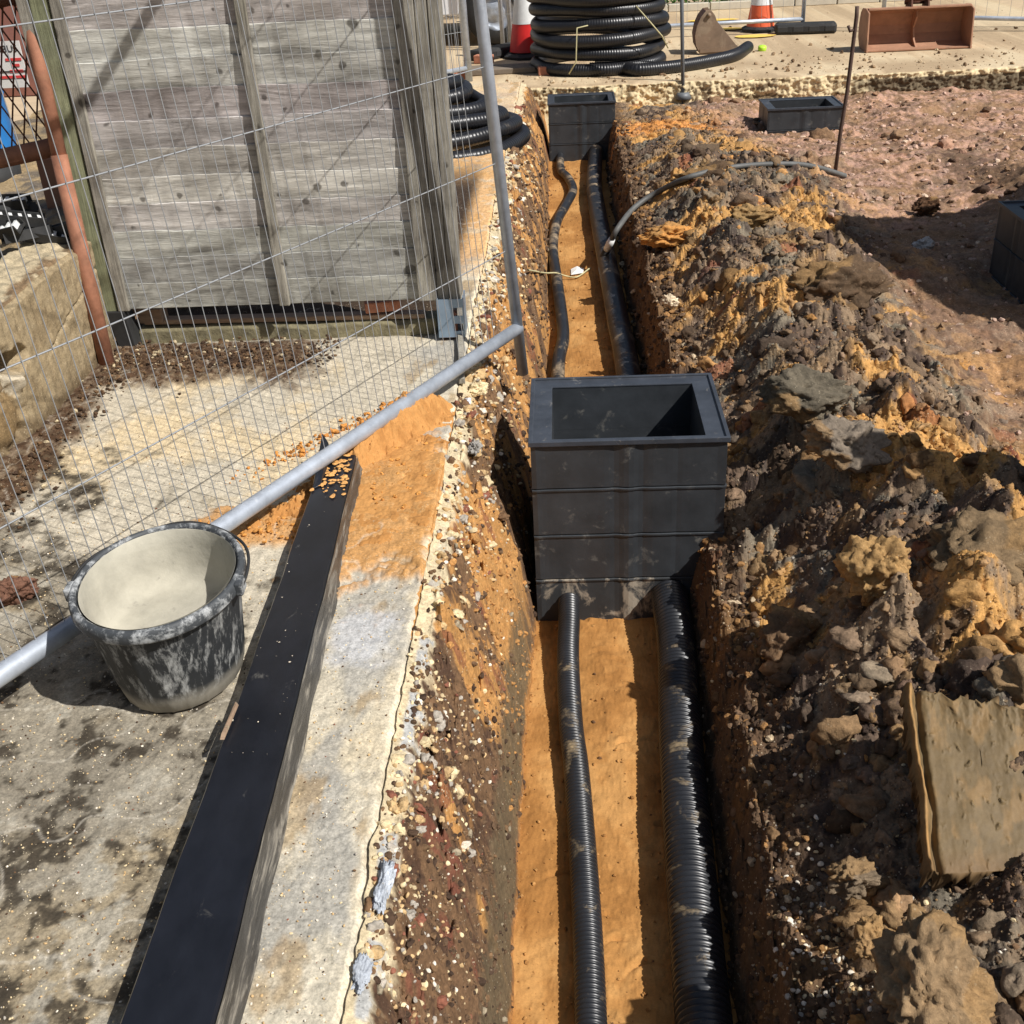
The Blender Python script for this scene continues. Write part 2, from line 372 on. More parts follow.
# ---- concrete path (left)
e = edge(rows)
X, Y = sheet(np.full(NR, -1.66), e, 430, .9)
d = e[:, None]-X
Z = zslab(Y)+.0035*fbm(X*12, Y*12, 61, 4)+.0016*fbm(X*70, Y*70, 62, 3)-.012*(1-sst(d, 0, .012))
# soil and crumbs gathered along the foot of the wall and of the wooden fence
deb = np.clip(sst(Y+.10*fbm(X*4, Y*4, 63, 3), 3.38, 3.52)*(1-sst(Y, 3.80, 3.86))*(1-sst(X+.08*fbm(X*5, Y*5, 64), -.92, -.80))
              + (1-sst(X+.05*fbm(X*6, Y*6, 65, 3), -1.56, -1.46))*sst(Y, 1.9, 2.3)*(1-sst(Y, 3.8, 3.86)), 0, 1)
Z = Z+deb*(.014+.010*fbm(X*22, Y*22, 66, 5, .6))
n1 = fbm(X*2.2, Y*2.2, 71, 5); n2 = fbm(X*7, Y*7, 72, 5, .62); n3 = fbm(X*26, Y*26, 73, 4, .6)
c = np.zeros(X.shape+(3,))+CONC
c = blend(c, srgb(214, 190, 146), sst(n1+.4*n2, -.1, .45)*.6)
c = blend(c, srgb(150, 142, 124), sst(n2*.8+n3*.5, .05, .5)*.5)
# grimy, stained lower left
wet = sst(2.15-Y+.5*n2+.3*n1+(-.62-X)*.9, .0, .35)*(1-sst(X, -.72, -.55)*.85)
c = blend(c, WET, wet*(.60+.25*np.clip(n2, -1, 1)))
c = blend(c, srgb(52, 45, 36), wet*sst(n2+.6*n3+.3*n1, .0, .38)*.85)
c = blend(c, srgb(160, 154, 140), wet*sst(-n2+.2*n3+.3*n1, .22, .45)*.75)
# pale scrubbed strip towards the edge, with a smooth grey smear
pale = sst(X+.04*n2, -.60, -.48)
c = blend(c, srgb(200, 192, 172), pale*.45); c = blend(c, srgb(150, 148, 142), pale*sst(fbm(X*6, Y*2.6, 74, 5), -.05, .3)*.7); c = blend(c, srgb(150, 124, 84), pale*sst(fbm(X*9, Y*4, 78, 5), .12, .4)*.6)
c = blend(c, srgb(190, 192, 196), .6*sst(bump2(X, Y, -.45, 2.0, .11, .13)+.5*n2, .40, .9))
c = blend(c, srgb(220, 208, 182), (1-sst(d+.012*n2, .004, .03))*.75*sst(fbm(X*2, Y*6, 77, 3), -.35, .1))
# orange sand spilt over the slab
sandm = sst(bump2(X, Y, -.50, 2.62, .26, .44)+.30*n2+.10*n3-.05, .33, .52)*(1-sst(Y+.06*n2, 3.0, 3.12))
sandm = np.maximum(sandm, sst(bump2(X, Y, -.80, 2.50, .22, .14)+.22*n2, .40, .62)*.9)
sandf = sst(Y+.25*n2, 4.3, 5.0)*(1-sst(d+.05*n2, .06, .02)*0)*sst(X, -.8, -.6)*(.85-.5*sst(n2, .1, .4))*(1-sst(Y+.3*n1, 7.2, 8.0)*.55)
c = blend(c, OCH, np.clip(sandm*.95, 0, 1)); c = blend(c, srgb(214, 160, 92), sandf*.85); Z = Z+sandm*.009*(1+1.0*n2)+.003*sandf
c = blend(c, srgb(92, 72, 52), deb*.85); c = blend(c, srgb(74, 54, 38), deb*sst(n3+.4*n2, -.35, .1)*.95)
c = blend(c, DARK, sst(Y, 3.84, 3.90)*(1-sst(X, -.50, -.42))*(1-sst(Y, 6, 7)))  # ground behind the fence painted dark to deepen the shade in the gap
c = blend(c, srgb(214, 206, 190), sst(-np.abs(fbm(X*1.3+2, Y*1.3, 75, 4)), -.012, 0)*.35)
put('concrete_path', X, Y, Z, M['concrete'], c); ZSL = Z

# ---- trench side below the slab edge
f = floorL(rows)
X, Y = sheet(e, f, 150)
Z = h_left(X, Y); Z[:, 0] = ZSL[:, -1]
t = np.clip((X-e[:, None])/(f-e)[:, None], 0, 1)
n1 = fbm(X*7, Y*4.5, 81, 4); n2 = fbm(X*26, Y*19, 82, 5, .6); n3 = fbm(X*100, Y*70, 83, 3)
_, ia, ja = facets(X*1.5, Y, .055, .02, .3, 33, True)
c = np.zeros(X.shape+(3,))+srgb(112, 86, 62)
c = blend(c, srgb(74, 54, 42), sst(n2+.5*n1, -.1, .2)*.85)
c = blend(c, OCH, sst(n1+.35*n2+.55*np.interp(Y, [1.4, 1.9, 2.1, 2.6, 3.0, 3.6, 6], [-.9, -.7, .1, .8, -.1, .35, .15]), .0, .28)*.9)
c = blend(c, srgb(118, 70, 54), (ia > .93)*.7*(t > .2)*sst(n2, -.4, 0)); 
c = blend(c, srgb(208, 192, 158), (1-sst(t+.10*n2+.04*n1, .16, .24))*.9)
c = blend(c, srgb(165, 168, 170), (1-sst(t+.10*n2, .15, .20))*sst(t, .05, .09)*sst(fbm(X*3, Y*5, 84, 3), -.08, .06)*(1-sst(Y, 2.0, 2.6))*.85)
c = blend(c, srgb(104, 90, 68), sst(t+.07*n2, .78, .86)*(1-sst(t, .975, .99))*(1-sst(Y, 2.6, 2.9))*.9)
c = blend(c, OCHD, sst(t+.03*n2, .975, .995)*.9)
c = c*(1+.12*n3[..., None])
put('trench_side', X, Y, Z, M['soil'], c); ZL = Z

# ---- sand bed of the trench
g = floorR(rows)
X, Y = sheet(f, g, 170)
Z = zfloor(X, Y); Z[:, 0] = ZL[:, -1]
for k in range(60):     # trowel and shovel nicks
    cx, cy = rng.uniform(-.05, .2), rng.uniform(1.3, 6.5); an = rng.uniform(-.5, .5); L = rng.uniform(.015, .045)
    a = (X-cx)*math.cos(an)+(Y-cy)*math.sin(an); b = -(X-cx)*math.sin(an)+(Y-cy)*math.cos(an)+.3*a*a/L
    Z = Z-.011*np.exp(-(a/L)**2-(b/.0045)**2)+.004*np.exp(-(a/L)**2-((b-.012)/.008)**2)
n1 = fbm(X*4, Y*3, 91, 4); n2 = fbm(X*18, Y*18, 92, 4)
c = np.zeros(X.shape+(3,))+srgb(170, 122, 68); c = blend(c, srgb(150, 104, 54), sst(n1+.4*n2, -.1, .35)*.8); c = blend(c, srgb(188, 142, 86), sst(-n1+.3*n2, .05, .4)*.6)
put('trench_sand_bed', X, Y, Z, M['sand'], c); ZF = Z

# ---- dug ground and spoil heap on the right
n = 900; s = np.linspace(0, 1, n); s = .15*s+.85*s**2.5
Yg = np.repeat(rows[:, None], n, 1); Xg = g[:, None]+(5.2-g)[:, None]*s[None]
X, Y = Xg, Yg
Z, i1, j1, i2, j2, hm = h_right(X, Y, True, True); Z[:, 0] = ZF[:, -1]
u = X-g[:, None]
# clay does not stand in needles: let it slump to a natural steepness
kk = np.where((u < .09) | (X > 1.25), 9., 1.4)
for it in range(2):
    for j in range(1, n): Z[:, j] = np.minimum(Z[:, j], Z[:, j-1]+kk[:, j]*(X[:, j]-X[:, j-1]))
    for j in range(n-2, -1, -1): Z[:, j] = np.minimum(Z[:, j], Z[:, j+1]+kk[:, j]*(X[:, j+1]-X[:, j]))
    for i in range(1, NR): Z[i] = np.minimum(Z[i], Z[i-1]+np.where(X[i] > 1.25, 9, 1.4)*(rows[i]-rows[i-1]))
    for i in range(NR-2, -1, -1): Z[i] = np.minimum(Z[i], Z[i+1]+np.where(X[i] > 1.25, 9, 1.4)*(rows[i+1]-rows[i]))
Z += hm*sst(u, .02, .08)*(.009*fbm(X*24, Y*24, 62, 5, .6)+.003*fbm(X*110, Y*110, 61, 3)); Z[:, 0] = ZF[:, -1]
ZR = Z.copy(); SR = s.copy()
def right_z(x, y):
    g_ = floorR(y); sv = np.clip((x-g_)/(5.2-g_), 0, 1); i = np.clip(np.searchsorted(rows, y)-1, 0, NR-2); j = np.clip(np.searchsorted(SR, sv)-1, 0, n_r-2)
    a = np.clip((y-rows[i])/(rows[i+1]-rows[i]), 0, 1); b = np.clip((sv-SR[j])/(SR[j+1]-SR[j]), 0, 1)
    return (ZR[i, j]*(1-a)+ZR[i+1, j]*a)*(1-b)+(ZR[i, j+1]*(1-a)+ZR[i+1, j+1]*a)*b
n_r = n
n1 = fbm(X*2.2, Y*2.2, 101, 5); n2 = fbm(X*9, Y*9, 102, 5, .6); n3 = fbm(X*40, Y*40, 103, 3)
def soilcol(X, Y, u, hm, i1, j1, i2, n1, n2, n3):
    c = np.zeros(X.shape+(3,))+srgb(136, 115, 92)
    c = blend(c, srgb(94, 78, 66), sst(i1+.3*n2, .35, .6)*.85)
    c = blend(c, srgb(118, 112, 98), sst(j1+.3*n2, .70, .85)*.75)
    c = blend(c, srgb(164, 130, 86), sst(i2*.7+n1*.5+.3*n2, .42, .62)*.7)
    orient = sst(n1+.5*n2+.3*bump2(X, Y, .9, 3.1, .5, .45)+.45*bump2(X, Y, .55, 5.0, .22, .6)+.25*bump2(X, Y, .95, 2.5, .4, .5)-.25*sst(1.9-Y, 0, .3), .24, .42)
    c = blend(c, srgb(196, 148, 84), orient*.8)
    c = blend(c, srgb(62, 50, 46), sst(n2-.5*n1, .14, .36)*.8*(hm > .2))
    c = blend(c, srgb(128, 66, 50), (i2 > .985)*.6)
    pk = np.clip(1-hm*1.3, 0, 1)*sst(X+.2*n1, .95, 1.2)
    c = blend(c, srgb(148, 114, 90), pk*.85)
    c = blend(c, srgb(186, 150, 134), pk*sst(Y+.8*n1, 5.2, 6.6)*sst(n2+.5*n3+.5*n1, -.1, .3)*.9)
    c = blend(c, srgb(150, 116, 78), pk*sst(-n1+.2*n2, .15, .4)*.6)
    c = blend(c, srgb(190, 142, 78), pk*sst(bump2(X, Y, 1.4, 3.0, .5, .5)+.2*n2, .5, .8)*.7)
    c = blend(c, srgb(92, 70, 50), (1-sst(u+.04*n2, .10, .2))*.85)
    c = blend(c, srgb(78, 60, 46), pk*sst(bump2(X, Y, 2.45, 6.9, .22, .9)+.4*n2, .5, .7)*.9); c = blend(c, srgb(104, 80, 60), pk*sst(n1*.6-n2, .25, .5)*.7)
    c = blend(c, srgb(206, 140, 72), sst(bump2(X, Y, .75, 8.9, .5, .35)+.3*n2, .45, .7)*.85)
    return c*(1+.12*n3[..., None])
c = soilcol(X, Y, u, hm, i1, j1, i2, n1, n2, n3)
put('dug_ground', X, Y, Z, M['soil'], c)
del c

def ground_z(x, y):
    X = np.atleast_1d(np.asarray(x, float)); Y = np.atleast_1d(np.asarray(y, float))
    e = edge(Y); f = floorL(Y); g = floorR(Y)
    return np.where(X < e, zslab(Y), np.where(X < f, h_left(X, Y), np.where(X < g, zfloor(X, Y), right_z(X, Y))))
def gz(x, y): return float(ground_z(x, y)[0])

# ---- far pavement with its broken concrete face, and the wide ground beyond
xs = np.concatenate([np.linspace(-2.2, 5.2, 900)]); nx = len(xs)
lay = [(-.02, -.55), (-.02, -.40)]+[(0, z) for z in np.linspace(-.36, -.165, 22)]+[(.0, -.16), (.012, -.152), (.05, -.15), (.15, -.15), (.4, -.15), (.8, -.15), (1.4, -.15), (2.2, -.15), (3.2, -.15), (4.5, -.15), (6, -.15)]
lx = np.repeat(xs[None], len(lay), 0); ly = np.array([a[0] for a in lay])[:, None]; lz = np.array([a[1] for a in lay])[:, None]
front = 10.17+.035*fbm(xs*1.7, xs*0+4, 111, 3)+.02*fbm(xs*9, xs*0, 112, 4)
YY = front[None]+ly+.018*fbm(lx*12, lz*22+lx*0, 113, 4)*(lz < -.155)+.012*fbm(lx*40, lz*60+lx*0, 114, 3)*(lz < -.155)
ZZ = lz+lx*0+.004*fbm(lx*3, YY*3, 115, 3)*(lz > -.17)-.03*np.clip(fbm(xs*2.3, xs*0+9, 116, 3)-.2, 0, 1)[None]*(np.abs(lz+.155) < .01)*(ly < .03)
n1 = fbm(lx*1.5, YY*1.5+lz*3, 117, 4); n2 = fbm(lx*9, YY*8+lz*16, 118, 5, .6)
c = np.zeros(lx.shape+(3,))+srgb(190, 168, 136); c = blend(c, srgb(158, 136, 108), sst(n1+.4*n2, -.1, .3)*.7); c = blend(c, srgb(208, 192, 160), sst(-n1+.5*n2, .1, .35)*.5)
face = (lz < -.158)*np.ones_like(lx)
c = blend(c, srgb(222, 204, 164), face*.8); c = blend(c, srgb(172, 132, 78), face*sst(n2, .1, .4)*.45)
c = blend(c, srgb(70, 58, 46), face*sst(lx+.3*n2, 2.2, 2.7)*(lz < -.2)*.85); c = blend(c, srgb(72, 58, 44), face*sst(n2+.4*n1, .40, .5)*.7)
V = np.stack([lx, YY, ZZ], -1).reshape(-1, 3)
tag(mesh_arr('pavement', V, gridq(*lx.shape), M['pave'], col=c.reshape(-1, 3), smooth=True), kind='structure')
mb = MB(); mb.add([(-60, -12, -.80), (60, -12, -.80), (60, 90, -.80), (-60, 90, -.80)], [(0, 1, 2, 3)])
o = mb.build('site_ground', plain('packed_earth', srgb(120, 95, 70), .95, 0, .3, 2)); tag(o, kind='structure')
mb = MB(); mb.add([(-60, 16.1, -.156), (60, 16.1, -.156), (60, 90, -.156), (-60, 90, -.156)], [(0, 1, 2, 3)])
mb.add([(5.15, 10.2, -.16), (60, 10.2, -.16), (60, 16.2, -.16), (5.15, 16.2, -.16)], [(0, 1, 2, 3)])
mb.add([(-60, 10.2, -.16), (-2.15, 10.2, -.16), (-2.15, 16.2, -.16), (-60, 16.2, -.16)], [(0, 1, 2, 3)])
mb.add([(-60, 3.9, -.01), (-2.9, 3.9, -.01), (-2.9, 10.3, -.12), (-60, 10.3, -.12)], [(0, 1, 2, 3)])
o = mb.build('road', plain('road_surface', srgb(188, 165, 134), .9, 0, .15, 3)); tag(o, kind='structure')
# yard level behind the low wall
ny = 60; xs2 = np.linspace(-3.0, -1.70, 70); ys2 = np.linspace(.4, 8.0, 200); Xq, Yq = np.meshgrid(xs2, ys2)
Zq = .375+.02*fbm(Xq*5, Yq*5, 121, 4)+.01*fbm(Xq*30, Yq*30, 122, 3)
n2 = fbm(Xq*6, Yq*6, 123, 5); c = np.zeros(Xq.shape+(3,))+srgb(150, 130, 98); c = blend(c, srgb(92, 86, 80), sst(n2, -.1, .2)*.8)
V = np.stack([Xq, Yq, Zq], -1).reshape(-1, 3)
tag(mesh_arr('yard_ground', V, gridq(*Xq.shape), M['soil'], col=c.reshape(-1, 3), smooth=True), kind='structure')
# worn yellow paint on the far pavement
def blob(cx, cy, rx, ry, z, n=40, jag=.12, seed=0):
    pts = []
    for k in range(n):
        a = 2*PI*k/n; r = 1+jag*float(fbm(np.array([math.cos(a)*2+seed]), np.array([math.sin(a)*2]), seed, 3)[0])
        pts.append((cx+rx*r*math.cos(a), cy+ry*r*math.sin(a), z))
    return pts
mb = MB()
for (px, py, rx, ry, sd) in ((755, 37, .21, .12, 1), (712, 21, .30, .10, 2), (725, 30, .22, .10, 3)):
    p = P(px, py, -.15); b = blob(p.x, p.y, rx, ry, -.138, seed=sd); mb.add(b, [tuple(range(len(b)))])
tag(mb.build('road_marking', M['yellow']), kind='structure')
# ================================================================== CLODS AND STONES
def clod_base(sub, cuts, rough, seed, flat=1.0):
    r = random.Random(seed); bm = bmesh.new(); bmesh.ops.create_icosphere(bm, subdivisions=sub, radius=1)
    pl = []
    for _ in range(cuts):
        n = Vector((r.gauss(0, 1), r.gauss(0, 1), r.gauss(0, 1))).normalized(); pl.append((n, r.uniform(.50, .85)))
    o = Vector((r.uniform(0, 99),)*3)
    for v in bm.verts:
        p = v.co.copy()
        for n, d in pl:
            k = p.dot(n)-d
            if k > 0: p -= n*k*.93
        q = p+o; p += v.co*(rough*mnoise.fractal(q*2.2, .9, 2.1, 4)+rough*.45*mnoise.fractal(q*7, .8, 2.1, 3))
        p.z *= flat; v.co = p
    bm.verts.ensure_lookup_table(); V = np.array([tuple(v.co) for v in bm.verts]); T = np.array([[v.index for v in f.verts] for f in bm.faces]); bm.free()
    return V, T
BIG = [clod_base(5, 9, .30, 100+i, .8) for i in range(6)]
MID = [clod_base(3, 10, .30, 200+i, .72) for i in range(10)]
SML = [clod_base(2, 6, .22, 300+i, .8) for i in range(6)]
STN = [clod_base(2, 7, .08, 400+i, .7) for i in range(6)]
def rotm(a, b, c): return np.array(Matrix.Rotation(a, 3, 'Z') @ Matrix.Rotation(b, 3, 'X') @ Matrix.Rotation(c, 3, 'Y'))
def scatter(name, bases, pos, size, cols, mat, kind='stuff', squash=(.6, 1.0), smooth=False, label=None, cat=None):
    Vs, Ts, Cs, off = [], [], [], 0
    for p, s, c in zip(pos, size, cols):
        V, T = bases[rng.integers(len(bases))]
        R = rotm(*rng.uniform(0, 2*PI, 3)); sc = np.array((rng.uniform(.8, 1.25), rng.uniform(.8, 1.25), rng.uniform(*squash)))*s
        Vs.append((V @ R.T)*sc+p); Ts.append(T+off); Cs.append(np.repeat(np.asarray(c)[None], len(V), 0)*(1+.10*rng.standard_normal((len(V), 1)))); off += len(V)
    o = mesh_arr(name, np.vstack(Vs), np.vstack(Ts), mat, col=np.clip(np.vstack(Cs), .005, 1), smooth=smooth)
    return tag(o, label, cat, kind=kind)
PAL = [(srgb(128, 102, 72), 4), (srgb(92, 72, 50), 3), (srgb(70, 56, 42), 2), (srgb(126, 120, 108), 2), (srgb(158, 124, 82), 3), (srgb(196, 142, 78), 2.0), (srgb(146, 116, 96), 1)]
PW = np.array([w for _, w in PAL]); PW = PW/PW.sum(); PC = np.array([c for c, _ in PAL])
def pick(n): return PC[rng.choice(len(PC), n, p=PW)]*rng.uniform(.8, 1.2, (n, 1))
def heapmask(x, y):
    g = floorR(y); u = x-g
    xc = lerp_tab(y, [1, 2.4, 3.2, 4.5, 6.5, 8, 9.5], [1.0, .98, .90, .88, .95, .9, .8]); w = lerp_tab(y, [1, 2.4, 3.2, 4.5, 6.5, 8, 9.5], [.75, .60, .38, .36, .48, .4, .4])
    return np.exp(-np.abs((x-xc)/w)**3)*(u > .04)
def sample(n, y0, y1, x0, x1, mask, p=2.0):
    X = []; Y = []; tot = 0
    while tot < n:
        y = np.exp(rng.uniform(math.log(y0), math.log(y1), n*2)); x = rng.uniform(x0, x1, n*2)
        k = rng.uniform(0, 1, n*2) < mask(x, y); X.append(x[k]); Y.append(y[k]); tot += k.sum()
    return np.concatenate(X)[:n], np.concatenate(Y)[:n]
# broken clay over the heap, three grades
ochre_zone = lambda x, y: np.clip(bump2(x, y, .55, 5.0, .22, .7)+bump2(x, y, .85, 3.1, .4, .4)+.7*bump2(x, y, .95, 2.5, .3, .4)+bump2(x, y, .7, 8.7, .5, .5), 0, 1)
def heapcols(x, y):
    u = x-floorR(y); z_, a1, b1, a2, b2, hm_ = h_right(x, y, True, True)
    c = soilcol(x, y, u, hm_, a1, b1, a2, fbm(x*2.2, y*2.2, 101, 5), fbm(x*9, y*9, 102, 5, .6), x*0)
    q = pick(len(x)); k = (rng.uniform(0, 1, len(x)) < .22)[:, None]; k2 = rng.uniform(.1, .35, (len(x), 1)); c = np.where(k, .35*c+.65*q, c*(1-k2)+q*k2)
    return c*rng.uniform(.82, 1.15, (len(x), 1))
for grade, (n, lo, hi, bases) in enumerate(((230, .035, .08, MID), (2900, .009, .036, MID), (36000, .0018, .007, SML))):
    x, y = sample(n, 1.0, 9.6, .36, 2.4, lambda x, y: heapmask(x, y)+.02)
    s = (lo+(hi-lo)*rng.uniform(0, 1, n)**1.7)*np.clip((y/3.2)**.5, .62, 1.5)
    s = np.where(x-floorR(y) < .16, s*.6, s); z = ground_z(x, y); scatter('soil_clods' if grade < 2 else 'soil_crumbs', bases, np.stack([x, y, z-s*(.45 if grade == 0 else .3 if grade == 1 else -.1)], 1), s, heapcols(x, y), M['clod'], smooth=grade < 2)
# crumbs of pinkish hardcore over the dug level
n = 2600; x, y = sample(n, 3.2, 10.1, .9, 4.2, lambda x, y: np.clip(.25+.6*(fbm(x*1.2, y*1.2, 131, 3)+.2), 0.03, 1)*(1-np.clip(heapmask(x, y), 0, 1)))
s = (.003+.013*rng.uniform(0, 1, n)**2.2)*np.clip((y/4.5), .8, 1.6); cc = np.array([srgb(186, 156, 138), srgb(150, 118, 92), srgb(112, 90, 70), srgb(206, 182, 158)])[rng.choice(4, n, p=(.5, .25, .15, .1))]
scatter('hardcore_rubble', SML, np.stack([x, y, ground_z(x, y)+s*.2], 1), s, cc*rng.uniform(.8, 1.15, (n, 1)), M['clod'])
# stones in the rubble of the left trench side
n = 2700; y = np.exp(rng.uniform(math.log(1.15), math.log(8.5), n)); tt = rng.beta(1.5, 2.2, n)*.86; e = edge(y); f = floorL(y); x = e+tt*(f-e)
keep = (fbm(x*9, y*4, 133, 3)+.35*(y < 2.0) > -.25); x = x[keep]; y = y[keep]; n = len(x)
s = rng.uniform(.0025, .0085, n)*np.clip((y/2.2)**.6, .8, 1.7); STC = np.array([srgb(212, 192, 152), srgb(190, 160, 116), srgb(168, 160, 148), srgb(110, 84, 60), srgb(224, 214, 196), srgb(132, 84, 66), srgb(78, 60, 46)])
cc = STC[rng.choice(7, n, p=(.24, .22, .1, .18, .08, .04, .14))]*rng.uniform(.8, 1.15, (n, 1))
scatter('rubble_stones', STN, np.stack([x, y, ground_z(x, y)+s*.3], 1), s, cc, M['stone'], smooth=False)
# larger lumps of brick, mortar and concrete in that same side
n = 210; y = np.exp(rng.uniform(math.log(1.1), math.log(9), n)); tt = rng.beta(1.3, 2.0, n)*.7; e = edge(y); f = floorL(y); x = e+tt*(f-e)
s = rng.uniform(.010, .024, n)*np.clip((y/2.6)**.5, .8, 1.6); cc = STC[rng.choice(7, n, p=(.25, .2, .2, .12, .08, .1, .05))]
scatter('rubble_lumps', MID, np.stack([x, y, ground_z(x, y)-s*.1], 1), s, cc, M['clod'], smooth=True)
# white and ochre stones in the near right bank
n = 700; x, y = sample(n, 1.15, 3.0, .36, .75, lambda x, y: .1+bump2(x, y, .45, 1.42, .12, .22)); s = rng.uniform(.002, .007, n)
scatter('bank_gravel', STN, np.stack([x, y, ground_z(x, y)+s*.3], 1), s, STC[rng.choice(5, n)], M['stone'])
# loose crumbs on the slab: chippings, sand grains, soil by the fence
n = 7000; y = np.exp(rng.uniform(math.log(.9), math.log(3.2), n)); x = rng.uniform(-1.6, -.37, n); s = rng.uniform(.0008, .0028, n)
scatter('slab_grit', STN, np.stack([x, y, zslab(y)+s*.3], 1), s, STC[rng.choice(7, n, p=(.3, .2, .15, .1, .15, .02, .08))], M['stone'])
n = 4200; x = -1.6+.8*rng.beta(1, 1.4, n); y = 3.68+rng.normal(0, .085, n); k = (y < 3.85); x, y = x[k], y[k]
x2 = rng.normal(-1.55, .045, 1500); y2 = rng.uniform(2.1, 3.8, 1500); x = np.r_[x, x2]; y = np.r_[y, y2]; n = len(x); s = .001+.009*rng.uniform(0, 1, n)**6
scatter('fence_debris', SML, np.stack([x, y, .014+s*.4], 1), s, np.array([srgb(86, 66, 48), srgb(108, 84, 60), srgb(66, 50, 38), srgb(186, 170, 138)])[rng.choice(4, n, p=(.4, .27, .27, .06))], M['clod'])
n = 420; x = np.r_[rng.normal(-.50, .09, 220), rng.normal(-.80, .10, 200)]; y = np.r_[rng.normal(2.8, .14, 220), rng.normal(2.46, .04, 200)]; s = .0015+.0065*rng.uniform(0, 1, n)**2.5; k = x < -.37; x, y, s = x[k], y[k], s[k]
scatter('sand_crumbs', SML, np.stack([x, y, .010+s*.3], 1), s, srgb(200, 142, 74)*rng.uniform(.8, 1.1, (len(x), 1)), M['clod'])
# lumps of wet sand banked along the lying fence rail
mbs = [];
n = 150; t = rng.uniform(0, 1, n)**.8; a = P(225, 490, 0); b = P(395, 412, 0)
x = a.x+(b.x-a.x)*t+rng.normal(0, .02, n); y = a.y+(b.y-a.y)*t+.045+rng.normal(0, .025, n); s = rng.uniform(.003, .011, n)*np.clip(.5+t, .4, 1.1)
scatter('sand_heap', MID, np.stack([x, y, s*.45], 1), s, np.repeat(srgb(202, 140, 72)[None], n, 0), M['clod'], smooth=True)
xx = np.linspace(-1.02, -.352, 330); yy = np.linspace(2.0, 3.25, 500); X, Y = np.meshgrid(xx, yy)
a = Vector((-.80, 2.43, 0)); b = Vector((-.425, 3.19, 0)); dx, dy = b.x-a.x, b.y-a.y; L2 = dx*dx+dy*dy; t = ((X-a.x)*dx+(Y-a.y)*dy)/L2; dist = ((X-a.x)*dy-(Y-a.y)*dx)/math.sqrt(L2)   # + is the camera side
tt = np.clip(t, 0, 1); n1 = fbm(X*9, Y*9, 401, 4); n2 = fbm(X*32, Y*32, 402, 4, .6)
ends = sst(t+.06*n1, -.02, .12)*(1-sst(t+.06*n1, .98, 1.06))
fc = facets(X, Y, .055, .020, .35, 403)+.006*n2+.006*fbm(X*16, Y*16, 404, 3)
rid = (.018+.030*tt+.060*sst(tt, .38, .6)*(1-.6*sst(tt, .86, .98)))*np.exp(-(np.abs(dist+.022*(1-tt)+.012*n1)/(.030+.034*tt+.01*n2))**2.6)*ends+(.016*n1+.012*n2)*np.exp(-(dist/.07)**2)*ends+.5*fc*np.exp(-(dist/.05)**2)*ends
pat = .017*sst(bump2(X, Y, -.52, 2.70, .21, .33)+.30*n1+.08*n2, .34, .52)*(dist > -.03)*(1-sst(t+.05*n1, 1.05, 1.12))
Z = np.maximum(rid, pat+.004*n1*(pat > .002))+.0035*n2-.0065
Z = np.where(X > -.362, np.minimum(Z, .004), Z); zs = zslab(Y)
c = np.zeros(X.shape+(3,))+srgb(184, 134, 78); c = blend(c, srgb(162, 112, 60), sst(n1+.5*n2, .0, .4)*.6)
tag(mesh_arr('sand_heap', np.stack([X, Y, Z+zs], -1).reshape(-1, 3), gridq(*X.shape), M['sand'], col=c.reshape(-1, 3), smooth=True), kind='stuff')

# ---- single lumps one can point at
def lump(name, label, cat, px, py, z, r, col, sx=1, sy=1, sz=.8, seed=0, bi=0, rot=None, group=None):
    V, T = BIG[bi % len(BIG)]; R = rotm(*(rot or (seed*1.3, seed*.7, seed*2.1))); p = P(px, py, z)
    W_ = (V @ R.T)*np.array((sx, sy, sz))*r
    nz = fbm(W_[:, 0]*9/r*.1, W_[:, 1]*9/r*.1+W_[:, 2]*7/r*.1, 300+seed, 4)
    c = np.asarray(col)[None]*(1+.25*nz[:, None])
    if name != 'pale_stone': c = np.where((fbm(W_[:, 0]*.35/r+3, W_[:, 1]*.35/r+W_[:, 2]*.3/r, 320+seed, 3) > .12)[:, None], c*.4+.6*srgb(150, 118, 76), c)
    o = mesh_arr(name, W_+np.array(p), T, M['clod'], col=np.clip(c, .01, 1), smooth=True)
    return tag(o, label, cat, group)
lump('clay_boulder', 'big round clay boulder with a grey smooth face at the bottom right corner', 'clod', 930, 985, -.12, .108, srgb(140, 116, 86), .9, 1.1, .8, 3, 0)
lump('clay_lump', 'round tan clay lump with a bluish smear in the middle of the near spoil heap', 'clod', 878, 570, -.02, .10, srgb(164, 130, 84), 1, .8, .9, 5, 1)
lump('clay_lump', 'broad dark clod below the shaded strip on the spoil heap', 'clod', 838, 292, -.04, .17, srgb(88, 70, 52), 1.25, .8, .65, 7, 2)
lump('clay_lump', 'flat faced yellowish clod on the crest of the far spoil heap', 'clod', 752, 217, -.02, .12, srgb(146, 118, 78), 1.1, .8, .8, 9, 3)
lump('clay_lump', 'dark grey clod with an orange cap behind the right rim of the open chamber', 'clod', 808, 395, -.0, .12, srgb(98, 90, 76), 1.2, .8, .7, 11, 4)
lump('clay_lump', 'grey crumbly clod with a reddish side left of the diagonal shadow', 'clod', 846, 445, .02, .095, srgb(124, 112, 98), 1.2, .9, .8, 13, 5)
lump('clay_lump', 'wide brown clay mass on the near spoil heap by the right edge of the photo', 'clod', 990, 560, -.02, .17, srgb(120, 100, 74), 1.2, 1, .6, 15, 0)
lump('clay_lump', 'brown clay lump overhanging the trench beside the foot of the front chamber', 'clod', 790, 645, -.30, .11, srgb(112, 88, 64), 1.1, .9, .7, 17, 1)
